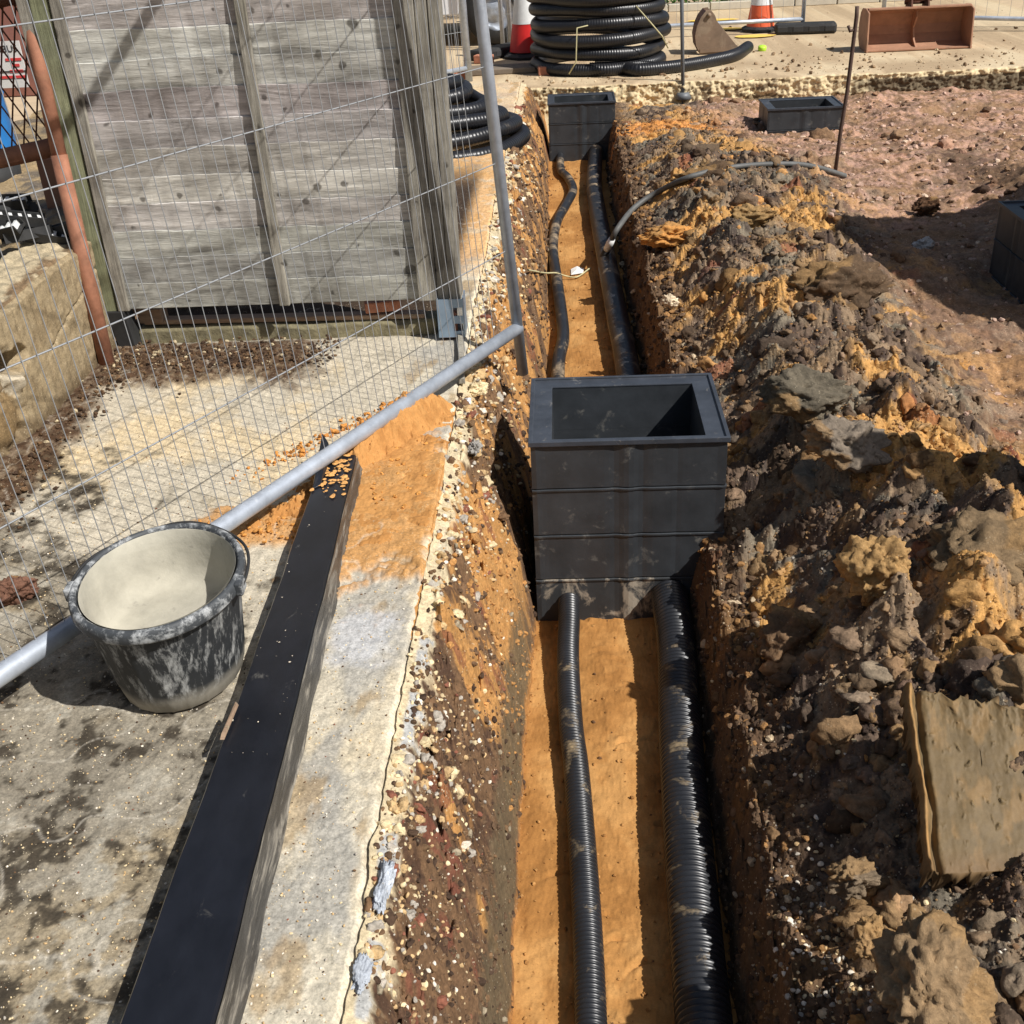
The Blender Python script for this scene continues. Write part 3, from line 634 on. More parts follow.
lump('clay_lump', 'orange clay lump standing just right of the front chamber', 'clod', 790, 385, -.06, .07, srgb(200, 142, 74), .8, .8, 1, 19, 2)
lump('clay_lump', 'small tan clod with a pale stone in it, left of the big corner boulder', 'clod', 872, 940, -.22, .045, srgb(160, 128, 88), 1, 1, .9, 21, 3)
lump('clay_lump', 'grey clod sitting in the shade under the smooth clay slab', 'clod', 855, 880, -.24, .05, srgb(120, 104, 84), 1, 1, .8, 23, 4)
lump('clay_lump', 'long dark clod beneath the grey hose near the far trench', 'clod', 712, 178, -.12, .16, srgb(84, 66, 48), 1.5, 1, .5, 25, 5)
lump('clay_lump', 'rounded clod between the hose and the orange bank', 'clod', 672, 235, -.2, .10, srgb(196, 140, 76), 1.5, 1.0, .7, 27, 0)
lump('pale_stone', 'pale grey stone lying alone in the shaded strip of dug ground', 'stone', 923, 244, -.20, .060, srgb(186, 184, 180), 1.1, .8, .6, 29, 1)
lump('clay_lump', 'small dark clod at the edge of the shaded strip above the pale stone', 'clod', 928, 206, -.2, .07, srgb(90, 64, 44), 1.2, .7, .8, 31, 2)
lump('pale_stone', 'cream stone wedged in the broken edge of the path near the fence foot', 'stone', 478, 389, -.02, .035, srgb(226, 206, 164), 1.3, .9, .7, 33, 3)
lump('pale_stone', 'bluish white mortar lump on the trench edge below the cream stone', 'stone', 467, 402, -.02, .022, srgb(206, 216, 228), .8, 1.3, .7, 35, 4)
lump('pale_stone', 'grey concrete chunk in the trench edge beside the spilt sand', 'stone', 474, 448, -.03, .032, srgb(150, 146, 140), .7, 1.5, .7, 37, 5)
lump('brick_lump', 'rounded piece of brown brick in the slab edge opposite the front chamber', 'brick', 433, 631, -.05, .022, srgb(112, 62, 48), .8, 1.4, .7, 39, 1)
lump('brick_lump', 'broken red brick by the left photo edge behind the bucket', 'brick', 14, 590, .02, .05, srgb(112, 80, 64), 1.2, .9, .7, 41, 2)
lump('pale_stone', 'long grey stone set in the mortar edge at the bottom of the photo', 'stone', 362, 975, -.01, .026, srgb(170, 176, 184), .7, 1.9, .6, 43, 3)
lump('pale_stone', 'long grey stone set in the path edge above the lowest one', 'stone', 384, 885, -.01, .028, srgb(172, 178, 186), .6, 2.2, .6, 45, 4)
lump('pale_stone', 'small white stone on the bank behind the front chamber', 'stone', 671, 301, -.2, .035, srgb(220, 200, 170), 1.1, .8, .8, 47, 5)

# ---- the slab of clay pressed smooth by a digger bucket
def clay_slab():
    tl, tr, bl, br = P(903, 688, -.02), P(1044, 712, -.03), P(926, 875, -.17), P(1066, 868, -.18)
    n = 150; uu, vv = np.meshgrid(np.linspace(0, 1, n), np.linspace(0, 1, n))
    A = [np.array(q) for q in (tl, tr, bl, br)]
    pt = (A[0]*(1-uu[..., None])+A[1]*uu[..., None])*(1-vv[..., None])+(A[2]*(1-uu[..., None])+A[3]*uu[..., None])*vv[..., None]
    nr = np.cross(A[1]-A[0], A[2]-A[0]); nr /= np.linalg.norm(nr); nr *= np.sign(nr[2])
    lip = .022*np.exp(-((uu-.035)/.03)**2)-.016*np.exp(-((uu-.095)/.022)**2)+.012*np.exp(-((uu-.90)/.03)**2)-.02*np.exp(-((uu-.97)/.03)**2)
    ht = lip*(1+.5*fbm(uu*0+2, vv*5, 150, 3))+.003*fbm(uu*4, vv*3, 151, 4)+.012*np.clip(fbm(uu*14, vv*14, 153, 4)-.50, 0, 1)
    wob = .004*fbm(uu*2, vv*4, 156, 4)
    pt = pt+nr*ht[..., None]+np.array((1., 0, 0))*(wob*(uu < .5))[..., None]+np.array((0, .022, 0))*(fbm(uu*7, vv*3, 157, 5)*(1-vv)**6)[..., None]
    c = np.zeros((n, n, 3))+srgb(106, 89, 62); c = blend(c, srgb(160, 122, 74), sst(np.abs(uu-.035), .03, .0)+0*uu); c = blend(c, srgb(136, 108, 70), sst(fbm(uu*7, vv*4, 158, 5), .0, .5)*.6); c = blend(c, srgb(112, 88, 60), sst(vv, .85, 1)*.7)
    V = pt.reshape(-1, 3); Q = gridq(n, n)[:, ::-1]
    # sides and underside: ring pushed down and away from the light
    ring = list(range(n))+[i*n+n-1 for i in range(1, n)]+[(n-1)*n+i for i in range(n-2, -1, -1)]+[i*n for i in range(n-2, 0, -1)]
    R0 = V[ring]; lays = [R0-nr*k_-np.array((0, 0, k_*.3)) for k_ in (.008, .02, .04, .06, .09)]
    cen = R0.mean(0); lays = [cen+(L-cen)*k for L, k in zip(lays, (1.006, .99, .95, .90, .80))]; lays = [L+.016*np.stack([fbm(L[:, 0]*22+i*1.3, L[:, 1]*22+L[:, 2]*22, 160, 4)]*3, 1) for i, L in enumerate(lays)]
    allV = [V]; idx = np.array(ring); qs = [Q]; off = len(V); m = len(ring)
    for L in lays:
        new = np.arange(m)+off; qs.append(np.stack([idx, np.roll(idx, -1), np.roll(new, -1), new], 1)); allV.append(L); idx = new; off += m
    Vall = np.vstack(allV); C = np.vstack([c.reshape(-1, 3), np.repeat(srgb(96, 76, 52)[None], len(Vall)-n*n, 0)])
    tag(mesh_arr('clay_slab', Vall, np.vstack(qs), M['clay'], col=C, smooth=True), 'large slab of tan clay pressed smooth and flat, leaning on the spoil heap at the right edge', 'clay slab')
clay_slab()
# chunks of clay packed round the foot of the slab
n = 150; x = rng.uniform(.50, .95, n); y = rng.uniform(1.15, 2.05, n); k = np.abs(x-.70-.02)+np.abs(y-1.62)*.55 > .20; x, y = x[k], y[k]; n = len(x); s = rng.uniform(.014, .05, n)
scatter('soil_clods', MID, np.stack([x, y, ground_z(x, y)+s*.15], 1), s, heapcols(x, y), M['clod'], smooth=True)

# darker broken clods lying about the dug level
n = 110; x, y = sample(n, 3.4, 9.9, 1.1, 4.0, lambda x, y: .06+bump2(x, y, 2.45, 6.9, .25, 1.1)+.3*(fbm(x*1.5, y*1.5, 140, 3) > .25)); s = (.012+.045*rng.uniform(0, 1, n)**2.5)*np.clip(y/5, .8, 1.5)
scatter('soil_clods', MID, np.stack([x, y, ground_z(x, y)+s*.1], 1), s, np.array([srgb(104, 80, 62), srgb(80, 62, 50), srgb(168, 132, 110), srgb(132, 104, 78)])[rng.choice(4, n)]*rng.uniform(.85, 1.1, (n, 1)), M['clod'], smooth=True)

# soil and stones stuck to the right trench wall, crumbs fallen on the sand
n = 5200; y = np.exp(rng.uniform(math.log(1.1), math.log(9.2), n)); x = floorR(y)+rng.uniform(-.004, .17, n); s = (.002+.014*rng.uniform(0, 1, n)**3)*np.clip((y/3)**.5, .7, 1.6)
scatter('wall_crumbs', SML, np.stack([x, y, ground_z(x, y)+s*.1], 1), s, np.array([srgb(92, 72, 54), srgb(70, 54, 42), srgb(150, 112, 70), srgb(190, 170, 140), srgb(116, 92, 70)])[rng.choice(5, n, p=(.35, .25, .18, .05, .17))], M['clod'])
n = 2600; y = np.exp(rng.uniform(math.log(1.1), math.log(9.2), n)); f_, g_ = floorL(y), floorR(y); x = f_+(g_-f_)*rng.beta(.55, .7, n); s = (.0012+.007*rng.uniform(0, 1, n)**5)*np.clip((y/3)**.5, .7, 1.6)
scatter('sand_crumbs', SML, np.stack([x, y, ground_z(x, y)+s*.3], 1), s, np.array([srgb(176, 130, 76), srgb(150, 106, 58), srgb(110, 80, 54)])[rng.choice(3, n, p=(.6, .25, .15))], M['clod'])
n = 6000; y = np.exp(rng.uniform(math.log(1.1), math.log(9), n)); e = edge(y); f = floorL(y); tt = rng.beta(2, 1.1, n); x = e+tt*(f-e); s = (.0012+.011*rng.uniform(0, 1, n)**4)*np.clip((y/2.6)**.5, .8, 1.6)
c1 = np.array([srgb(92, 72, 54), srgb(70, 54, 42), srgb(118, 92, 66), srgb(150, 138, 116)])[rng.choice(4, n, p=(.36, .28, .30, .06))]; c2 = srgb(182, 134, 80)[None]*rng.uniform(.75, 1.05, (n, 1)); k = ((np.exp(-((y-2.55)/.42)**2)+.5*np.exp(-((y-3.9)/.6)**2)) > rng.uniform(.1, 1.1, n))[:, None]
scatter('wall_crumbs', SML, np.stack([x, y, ground_z(x, y)+s*.1], 1), s, np.where(k, c2, c1), M['clod'])

n = 900; x = rng.uniform(-.5, 5, n); y = 10.25+rng.exponential(.9, n); k = y < 15.5; x, y = x[k], y[k]; n = len(x); s = .004+.022*rng.uniform(0, 1, n)**5
scatter('pavement_grit', SML, np.stack([x, y, -.148+s*.3], 1), s, np.array([srgb(150, 126, 98), srgb(110, 88, 66), srgb(190, 170, 140)])[rng.choice(3, n)], M['clod'])
# ================================================================== CHAMBERS AND DUCTS
def rect_path(x0, x1, y0, y1, k=12):
    pts = []
    for (ax, ay, bx, by) in ((x0, y0, x1, y0), (x1, y0, x1, y1), (x1, y1, x0, y1), (x0, y1, x0, y0)):
        for i in range(k):
            t = i/k; pts.append((ax+(bx-ax)*t, ay+(by-ay)*t, t))
    return pts
smear, nt_, bs_ = newmat('cement_smeared_plastic')
def _sm():
    nt, bs = nt_, bs_; co = texco(nt); n1 = noise_node(nt, 9, 7, .6, co); k = ramp(nt, n1.outputs['Fac'], .3, .7, (.65,)*3, (1.3,)*3); c = mix(nt, 1., (.030, .033, .036), k.outputs[0], 'MULTIPLY')
    n2 = noise_node(nt, 15, 8, .68, texco(nt, 'Object', (1, 1, .6)), .5); m = ramp(nt, n2.outputs['Fac'], .51, .60)
    c = mix(nt, mix(nt, 1., m.outputs[0], (.75,)*3, 'MULTIPLY'), c, (.40, .34, .26)); nt.links.new(c, bs.inputs['Base Color']); bs.inputs['Roughness'].default_value = .7
    bump(nt, bs, n2.outputs['Fac'], .4, .004)
_sm()
def chamber(x0, x1, y0, y1, ztop, n, label, group=None, wf=.028, ws=.062, wb=.058, sh=.157, rim=True, turn=0, mud=False):
    t = empty('inspection_chamber', ((x0+x1)/2, (y0+y1)/2, ztop-n*sh), label, 'chamber', group)
    K = 40
    op = rect_path(x0, x1, y0, y1, K); ip = rect_path(x0+ws, x1-ws, y0+wf, y1-wb, K)
    for s in range(n):
        zt = ztop-s*sh-(.010 if (rim and s == 0) else 0); zb = ztop-(s+1)*sh
        lv = [(zb, .006), (zb+.004, .0025), (zb+.010, .0025), (zt-.009, .0025), (zt-.007, -.0006), (zt-.002, -.0010), (zt-.0005, .003)]
        V = []; Q = []
        for z, ins in lv:
            for j, (x, y, tt) in enumerate(op):
                side = j//K; nx, ny = ((0, -1), (1, 0), (0, 1), (-1, 0))[side]
                w = .0036*(math.exp(-((tt-.5)/.035)**2)-.8*math.exp(-((tt-.43)/.03)**2)-.8*math.exp(-((tt-.57)/.03)**2)+.7*math.exp(-((tt-.02)/.03)**2)-.4*math.exp(-((tt-.75)/.02)**2)+.5*math.exp(-((tt-.98)/.02)**2)+.0*tt)
                w *= 1 if .001 < tt else 0
                V.append((x-nx*ins+nx*w, y-ny*ins+ny*w, z))
        m = len(op); L = len(lv)
        for j, (x, y, tt) in enumerate(ip): V.append((x, y, lv[-1][0]))
        for j, (x, y, tt) in enumerate(ip): V.append((x, y, lv[0][0]))
        for i in range(L+1):
            for j in range(m): Q.append((i*m+j, i*m+(j+1) % m, (i+1)*m+(j+1) % m, (i+1)*m+j))
        for j in range(m): Q.append(((L+1)*m+j, (L+1)*m+(j+1) % m, (j+1) % m, j))
        mb = MB(); mb.v = V; mb.f = Q
        mb.build('section', smear if (mud and s == n-1) else M['plastic'], t)
    if rim:
        mb = MB(); a = .006
        o4 = [(x0-a, y0-a), (x1+a, y0-a), (x1+a, y1+a), (x0-a, y1+a)]; i4 = [(x0+ws, y0+wf), (x1-ws, y0+wf), (x1-ws, y1-wb), (x0+ws, y1-wb)]
        m4 = [(x0+.006, y0+.005), (x1-.006, y0+.005), (x1-.006, y1-.006), (x0+.006, y1-.006)]
        zt = ztop
        rings = [[(x, y, zt-.014) for x, y in o4], [(x, y, zt+.001) for x, y in o4], [(x, y, zt+.001) for x, y in m4], [(x, y, zt-.006) for x, y in m4], [(x, y, zt-.006) for x, y in i4], [(x, y, zt-.014) for x, y in i4]]
        V = [v for r in rings for v in r]; Q = []
        for i in range(len(rings)):
            k = (i+1) % len(rings)
            for j in range(4): Q.append((i*4+j, i*4+(j+1) % 4, k*4+(j+1) % 4, k*4+j))
        mb.v = V; mb.f = Q; mb.build('rim', M['rim'], t, bevel=.0015)
    return t
chamber(-.117, .449, 2.95, 3.42, 0, 4, 'large open black plastic chamber standing in the trench in the middle of the photo', mud=True)
chamber(-.115, .413, 9.38, 9.80, -.15, 3, 'black plastic chamber at the far end of the trench against the broken pavement', ws=.05)
t3 = chamber(1.50, 2.05, 8.76, 9.18, -.15, 2, 'single low grey chamber ring lying on the dug ground near the pavement', wf=.03, wb=.05)
chamber(1.87, 2.43, 4.55, 5.0, .10, 3, 'dark stack of chamber rings in shadow at the right photo edge')

def duct(name, pts, r, pitch, depth, mat, label, per=6, seg=26, group=None):
    _, L = crom(pts, 50); n = int(L/pitch*per); path, L = crom(pts, n)
    o = sweep(name, path, duct_rad(L, n, r, pitch, depth), seg, mat); return tag(o, label, 'duct', group)
sm = [(.012, .35, -.572), (.012, .9, -.572)]+[tuple(P(a, b, -.572)) for a, b in ((591, 1024), (586, 904), (577, 776), (571, 724), (568, 660))]+[(-.018, 2.86, -.556), (-.018, 3.02, -.545)]
duct('corrugated_duct', sm, .0328, .0118, .0058, M['duct'], 'thin ribbed black duct running along the sand into the front of the large chamber')
lg = [(.215, .35, -.545), (.22, .9, -.545)]+[tuple(P(a, b, -.548)) for a, b in ((704, 1024), (693, 900), (685, 800), (680, 724), (677, 650))]+[(.292, 2.84, -.535), (.292, 3.02, -.53)]
duct('corrugated_duct', lg, .0565, .0155, .0072, M['duct'], 'thick ribbed black duct running along the shaded trench side to the front chamber', seg=36)
sf = [(-.03, 3.36, -.56)]+[tuple(P(a, b, -.565)) for a, b in ((558, 376), (563, 340), (562, 318), (557, 280), (553, 248), (557, 222), (566, 205), (573, 190), (568, 178), (561, 170))]+[(-.03, 9.42, -.56)]
duct('corrugated_duct', sf, .031, .012, .0018, M['duct_far'], 'thin dusty black duct snaking between the two chambers', per=4, seg=20)
lf = [(.24, 3.36, -.545)]+[tuple(P(a, b, -.548)) for a, b in ((628, 372), (618, 320), (607, 262), (600, 225), (595, 195), (594, 178))]+[(.26, 9.42, -.53)]
duct('corrugated_duct', lf, .056, .016, .0022, M['duct_far'], 'thick dusty black duct lying along the shaded side between the two chambers', per=4, seg=26)

# grey hose out of the trench and over the heap
def PG(px, py, off):
    z = -.1
    for _ in range(14): q = P(px, py, z); z = .5*z+.5*(gz(q.x, q.y)+off)
    return P(px, py, z)
hp = [P(610, 243, -.42), P(618, 228, -.33), PG(634, 208, .03), PG(656, 193, .03), PG(690, 177, .035), PG(735, 167, .04), PG(785, 164, .04), PG(815, 167, .03), PG(845, 176, .01)]
t = empty('hose', hp[0], 'grey hose bent from the trench over the spoil heap with a white taped end', 'hose')
path, L = crom(hp, 240); sweep('hose_pipe', path, np.full(240, .0155), 14, M['darktube'], t)
d = Vector(path[0]-path[6]).normalized()
MB().tube([Vector(path[4]), Vector(path[0]), Vector(path[0])+d*.06], [.019, .022, .020], 14).build('taped_end', M['white'], t, True)
MB().tube([Vector(path[0])+d*.055, Vector(path[0])+d*.12], [.022, .021], 12).build('end_plug', M['black'], t, True)
# draw cord across the trench and the scrap of paper
cp, _ = crom([P(528, 270, -.20), P(545, 273, -.45), P(556, 273, -.52), P(566, 276, -.58), P(577, 277, -.585), P(590, 268, -.58)], 60)
tag(sweep('draw_cord', cp, np.full(60, .0045), 8, M['cord']), 'thin pale cord lying across the thin duct in the far trench', 'cord')
q = P(577, 271, -.585); mb = MB(); mb.add([(q.x-.035, q.y-.05, -.590), (q.x+.035, q.y-.04, -.584), (q.x+.04, q.y+.06, -.590), (q.x+.0, q.y+.07, -.578), (q.x-.035, q.y+.05, -.588), (q.x, q.y, -.574)], [(0, 1, 5), (1, 2, 5), (2, 3, 5), (3, 4, 5), (4, 0, 5)])
o = mb.build('paper_scrap', M['paper'], recalc=False); m_ = o.modifiers.new('thick', 'SOLIDIFY'); m_.thickness = .002; tag(o, 'crumpled white paper scrap on the sand between the far ducts', 'litter')

# ================================================================== BUCKET AND BEAM ON THE PATH
def build_bucket():
    c = Vector((-.815, 1.885, .004))
    t = empty('builders_bucket', c, 'black flexible bucket crusted with dried cement standing on the path', 'bucket')
    R = Matrix.Rotation(math.radians(3.5), 3, 'X') @ Matrix.Rotation(math.radians(-1), 3, 'Y')
    fr = lambda a, j: 1+(.013*max(0, math.cos(a*22))**3 if 2 <= j <= 6 else 0)
    body = [(.0, .004), (.112, .003), (.122, .012), (.130, .05), (.139, .12), (.147, .18), (.1535, .235), (.156, .246)]
    H_ = .262
    # wall thickness: outside then back down inside
    prof = body+[(.1535, .247), (.150, .235), (.143, .18), (.135, .12), (.126, .05), (.118, .014), (0, .012)]
    MB().lathe(prof, c, 132, 1.0, 1.12, R, fr).build('body', bm_body, t, True)
    rp = [(.153, .226), (.167, .224), (.169, .228), (.169, .243), (.166, .250), (.160, .253), (.156, .250), (.1535, .244), (.153, .226)]
    MB().lathe(rp, c, 96, 1.0, 1.12, R).build('rim', bm_rim, t, True)
    lp = [(0, .128), (.06, .122), (.11, .124), (.131, .132), (.139, .17), (.1455, .215), (.149, .246), (.1505, .2475)]
    MB().lathe(lp, c, 96, 1.0, 1.12, R, lambda a, j: 1+.006*math.sin(3*a+j)).build('cement_lining', bm_cem, t, True)
    # wire handle lying on the back of the rim, lugs at both ends
    pts = []
    for k in range(41):
        a = math.radians(-8+k*196/40); v = R @ Vector((.176*math.cos(a), .176*1.12*math.sin(a), .240+.004*math.sin(a*5))); pts.append(c+v)
    MB().tube(pts, .0032, 8).build('handle', M['black'], t, True)
    for a in (math.radians(-8), math.radians(188)):
        v = c+(R @ Vector((.171*math.cos(a), .171*1.12*math.sin(a), .236))); MB().box(v, (.016, .034, .030), R).build('lug', bm_rim, t, bevel=.004)
def bucketmat(name, amt, base=(.03, .032, .034), dust=(.40, .39, .36), stretch=None, sc=16, wd=.22):
    m, nt, bs = newmat(name); co = texco(nt, 'Object', stretch); n = noise_node(nt, sc, 9, .74, co, .15); mk = ramp(nt, n.outputs['Fac'], 1-amt, 1-amt+wd)
    n2 = noise_node(nt, 60, 5, .7, texco(nt)); k = ramp(nt, n2.outputs['Fac'], .3, .7, (.8,)*3, (1.15,)*3)
    c = mix(nt, mk.outputs[0], base, dust); c = mix(nt, 1., c, k.outputs[0], 'MULTIPLY')
    # dried slurry round the foot
    g = nd(nt, 'ShaderNodeSeparateXYZ'); nt.links.new(texco(nt), g.inputs[0]); n3 = noise_node(nt, 14, 6, .6, texco(nt)); ad = nd(nt, 'ShaderNodeMath', operation='MULTIPLY_ADD'); nt.links.new(n3.outputs['Fac'], ad.inputs[0]); ad.inputs[1].default_value = -.05; nt.links.new(g.outputs['Z'], ad.inputs[2])
    fm = ramp(nt, ad.outputs[0], -.01, .03, (1, 1, 1), (0, 0, 0)); c = mix(nt, mix(nt, 1., fm.outputs[0], (.8,)*3, 'MULTIPLY'), c, (.36, .33, .27))
    nt.links.new(c, bs.inputs['Base Color']); bs.inputs['Roughness'].default_value = .6; bump(nt, bs, n.outputs['Fac'], .3, .003); return m
bm_body = bucketmat('bucket_wall', .50, (.022, .024, .026), (.44, .44, .42), (1.8, 1.8, .5), 20, .16); bm_rim = bucketmat('bucket_rim', .52, (.05, .055, .06), (.40, .41, .41), None, 26, .12)
bm_cem = plain('dried_cement', srgb(168, 163, 148), .85, 0, .22, 9, (.16, .15, .13), .40, .5, .004, dscale=26)
build_bucket()

beam_top = plain('black_gloss_plastic', (.010, .011, .015), .30, 0, .3, 20, (.16, .15, .13), .375, .2, .001, (1, .5, 1), dscale=18)
beam_side = plain('brushed_side_reflection', (.055, .052, .048), .34, 0, .5, 30, (.30, .27, .22), .50, .6, .003, (.6, .25, 2.5), dscale=30)  # lighter base and tan streaks paint in the bright ground mirrored here
def beam():
    h = .058; t = empty('plastic_beam', (-.6, 1.6, 0), 'long glossy black plastic beam lying on the path beside the bucket', 'beam')
    n = 90; ys = np.linspace(.35, 2.78, n); xl = np.interp(ys, [.35, 1.01, 2.0, 2.78], [-.628, -.642, -.662, -.682])+.003*fbm(ys*3, ys*0, 170, 3); xr = np.interp(ys, [.35, 1.01, 2.0, 2.78], [-.482, -.508, -.552, -.588])+.003*fbm(ys*3, ys*0, 171, 3)
    zt = h+.010*sst(ys, 2.2, .6)+.003*fbm(ys*2, ys*0, 172, 2)
    V = []; 
    prof = lambda i: [(xl[i]+.006, ys[i], .004), (xl[i], ys[i], zt[i]-.006), (xl[i]+.004, ys[i], zt[i]), (xr[i]-.004, ys[i], zt[i]), (xr[i], ys[i], zt[i]-.005)]
    for i in range(n): V += prof(i)
    mb = MB(); mb.v = V; mb.f = [(i*5+k, i*5+k+1, i*5+5+k+1, i*5+5+k) for i in range(n-1) for k in range(4)]+[(i*5+4, i*5, i*5+5, i*5+9) for i in range(n-1)]+[(4, 3, 2, 1, 0), tuple((n-1)*5+k for k in range(5))]
    mb.build('beam_body', beam_top, t, False)
    V = []
    for i in range(n): x = xr[i]; V += [(x+.0015, ys[i], zt[i]-.005), (x+.006, ys[i], zt[i]*.5), (x+.018+.002*math.sin(i*.7), ys[i], .003)]
    mb = MB(); mb.v = V+[(v[0]-.004, v[1], v[2]) for v in V]; N3 = len(V)
    mb.f = [(i*3+k, i*3+k+1, i*3+3+k+1, i*3+3+k) for i in range(n-1) for k in range(2)]+[(N3+i*3+k, N3+i*3+3+k, N3+i*3+3+k+1, N3+i*3+k+1) for i in range(n-1) for k in range(2)]
    mb.build('side_flange', beam_side, t, True)
    # torn tongue at the far end
    a, b, c_ = Vector((-.684, 2.80, .10)), Vector((-.668, 2.60, .064)), Vector((-.640, 2.70, .066))
    MB().hexa([Vector((-.690, 2.74, .056)), Vector((-.672, 2.58, .060)), Vector((-.652, 2.60, .062)), Vector((-.650, 2.76, .058))], [Vector((-.682, 2.82, .110)), Vector((-.669, 2.60, .070)), Vector((-.662, 2.61, .070)), Vector((-.664, 2.80, .088))]).build('torn_tongue', beam_top, t, bevel=.002)
    ch = P(229, 722, .068); MB().hexa([ch+Vector((-.004, -.05, 0)), ch+Vector((.004, -.05, 0)), ch+Vector((.006, .05, 0)), ch+Vector((-.002, .06, 0))], [ch+Vector((-.003, -.04, .006)), ch+Vector((.003, -.04, .006)), ch+Vector((.005, .04, .008)), ch+Vector((0, .05, .006))]).build('splinter', M['plank'], t)
beam()
n = 160; y = np.r_[rng.normal(2.68, .06, 110), rng.uniform(1.1, 2.7, 50)]; n = len(y); y = np.clip(y, 1, 2.77); xl = np.interp(y, [.35, 1.01, 2.0, 2.78], [-.628, -.642, -.662, -.682]); xr = np.interp(y, [.35, 1.01, 2.0, 2.78], [-.482, -.508, -.552, -.588])
x = xl+(xr-xl)*rng.beta(.9, 1.0, n)*.9+.005; s = np.where(np.arange(n) < 110, rng.uniform(.002, .010, n), .0006+.0026*rng.uniform(0, 1, n)**3)
scatter('sand_crumbs', SML, np.stack([x, y, np.full(n, .062)], 1), s, np.where((np.arange(n) < 110)[:, None], srgb(214, 160, 96)[None], srgb(200, 190, 170)[None]), M['clod'], squash=(.15, .3))

# ================================================================== STEEL MESH FENCES
def frame_panel(label, A, d, u, length, height, first_vert, hlines, r_rail, r_up, foot=.10, spacing=.0375, wr=.0016, hr=.0022, name='mesh_fence_panel', far_up=True, top=True, group=None, near_up=True):
    """A: junction of end upright and bottom rail, d: along the rail, u: up"""
    d = Vector(d).normalized(); u = Vector(u).normalized(); A = Vector(A); t = empty(name, A, label, 'fence panel', group)
    MB().tube([A-d*r_up*.2, A+d*(length*.33), A+d*(length*.66), A+d*length], r_rail, 20).build('bottom_rail', M['galv'], t, True)
    if near_up: MB().tube([A-u*foot, A+u*(height*.5), A+u*height], r_up, 20).build('upright', M['galv'], t, True)
    if far_up: B = A+d*length; MB().tube([B-u*foot, B+u*height], r_up, 16).build('upright', M['galv'], t, True)
    if top: MB().tube([A+u*height, A+u*height+d*length], r_up*.9, 14).build('top_rail', M['galv'], t, True)
    mb = MB(); k = first_vert; i = 0; nn = d.cross(u).normalized()
    while k < length-.02:
        w = .0015*math.sin(i*1.7); mb.tube([A+d*k+u*.01+nn*.001, A+d*(k+w)+u*(height*.5), A+d*k+u*(height-.01)], wr, 5, False); k += spacing; i += 1
    for hgt in hlines: mb.tube([A+u*hgt+nn*.004, A+u*hgt+d*(length*.5)+nn*.004, A+u*hgt+d*length+nn*.004], hr, 6, False)
    mb.build('wire_mesh', M['wire'], t, True)
    return t
A = Vector((-.172, 3.70, .072)); B = P(0, 675, .105); dd = (B-A)
up = PY(480, 0, 3.70)-A; up.y = -.03
frame_panel('leaning galvanised mesh fence panel in front of the wooden fence, bottom rail on the path', A, dd, up, 3.45, 2.10, .16, [.275, .56, .85, 1.135, 1.42, 1.71], .0215, .0190, foot=.17, wr=.00115, hr=.0019)
cl = A-Vector(up).normalized()*.0
# ================================================================== WOODEN FENCE, POSTS, LOW WALL
def fence_panel():
    x0, x1, y0, z0, z1 = -1.588, -.485, 3.835, .145, 1.97
    t = empty('wooden_fence_panel', ((x0+x1)/2, y0, z0), 'weathered grey overlap fence panel standing between two timber posts', 'fence panel')
    # overlapping waney boards, one part (the boards are its pattern)
    V, Q, off = [], [], 0; nb = 20; bh = (z1-z0)/nb; nx = 90; xs = np.linspace(x0, x1, nx)
    for b in range(nb):
        zb = z0+b*bh; lo = zb-.012+0*xs; hi = zb+bh+.007*fbm(xs*2.2+b*7, xs*0+b, 180+b, 3)+.002*fbm(xs*14, xs*0+b, 181, 2)
        if b == 0: lo = zb+0*xs
        if b == nb-1: hi = zb+bh+0*xs
        for k, (z, dy) in enumerate(((lo, -.004), (lo, -.0060), (lo*.5+hi*.5, -.0090), (hi-.002, -.0120), (hi, -.0105))):
            yy = y0+dy+.0015*fbm(xs*8, xs*0+b*3+k, 182, 3); V.append(np.stack([xs, yy, z], 1))
        V.append(np.stack([xs, y0+0*xs, lo], 1)); m = 6
        for r in range(m):
            a = off+r*nx; c = off+((r+1) % m)*nx; i = np.arange(nx-1); Q.append(np.stack([a+i, a+i+1, c+i+1, c+i], 1))
        off += m*nx
    rc = np.random.default_rng(5); bc = np.repeat(np.clip(rc.normal(1, .17, (nb, 1)), .7, 1.3)*np.array((1, 1, 1))+rc.normal(0, .02, (nb, 3)), 6*nx, 0)
    o = mesh_arr('boards', np.vstack(V), np.vstack(Q), M['wood'], t, col=bc)
    for x, w in ((-.990, .036), (-1.565, .04), (-.50, .034)):
        MB().box((x, y0-.024, (z0+z1)/2+.004), (w, .016, z1-z0+.01)).build('batten', M['woodv'], t, bevel=.003)
    MB().box(((x0+x1)/2+.003, y0+.012, z0+.018), (x1-x0-.07, .022, .045)).build('bottom_rail', M['woodv'], t, bevel=.003)
    MB().box(((x0+x1)/2, y0-.042, z1+.012), (x1-x0, .05, .02)).build('capping', M['woodv'], t, bevel=.003)
fence_panel()
shoe = plain('blue_galvanised', (.30, .40, .52), .4, .55, .15, 14, (.5, .5, .5), .4, .1, .001, dscale=30)
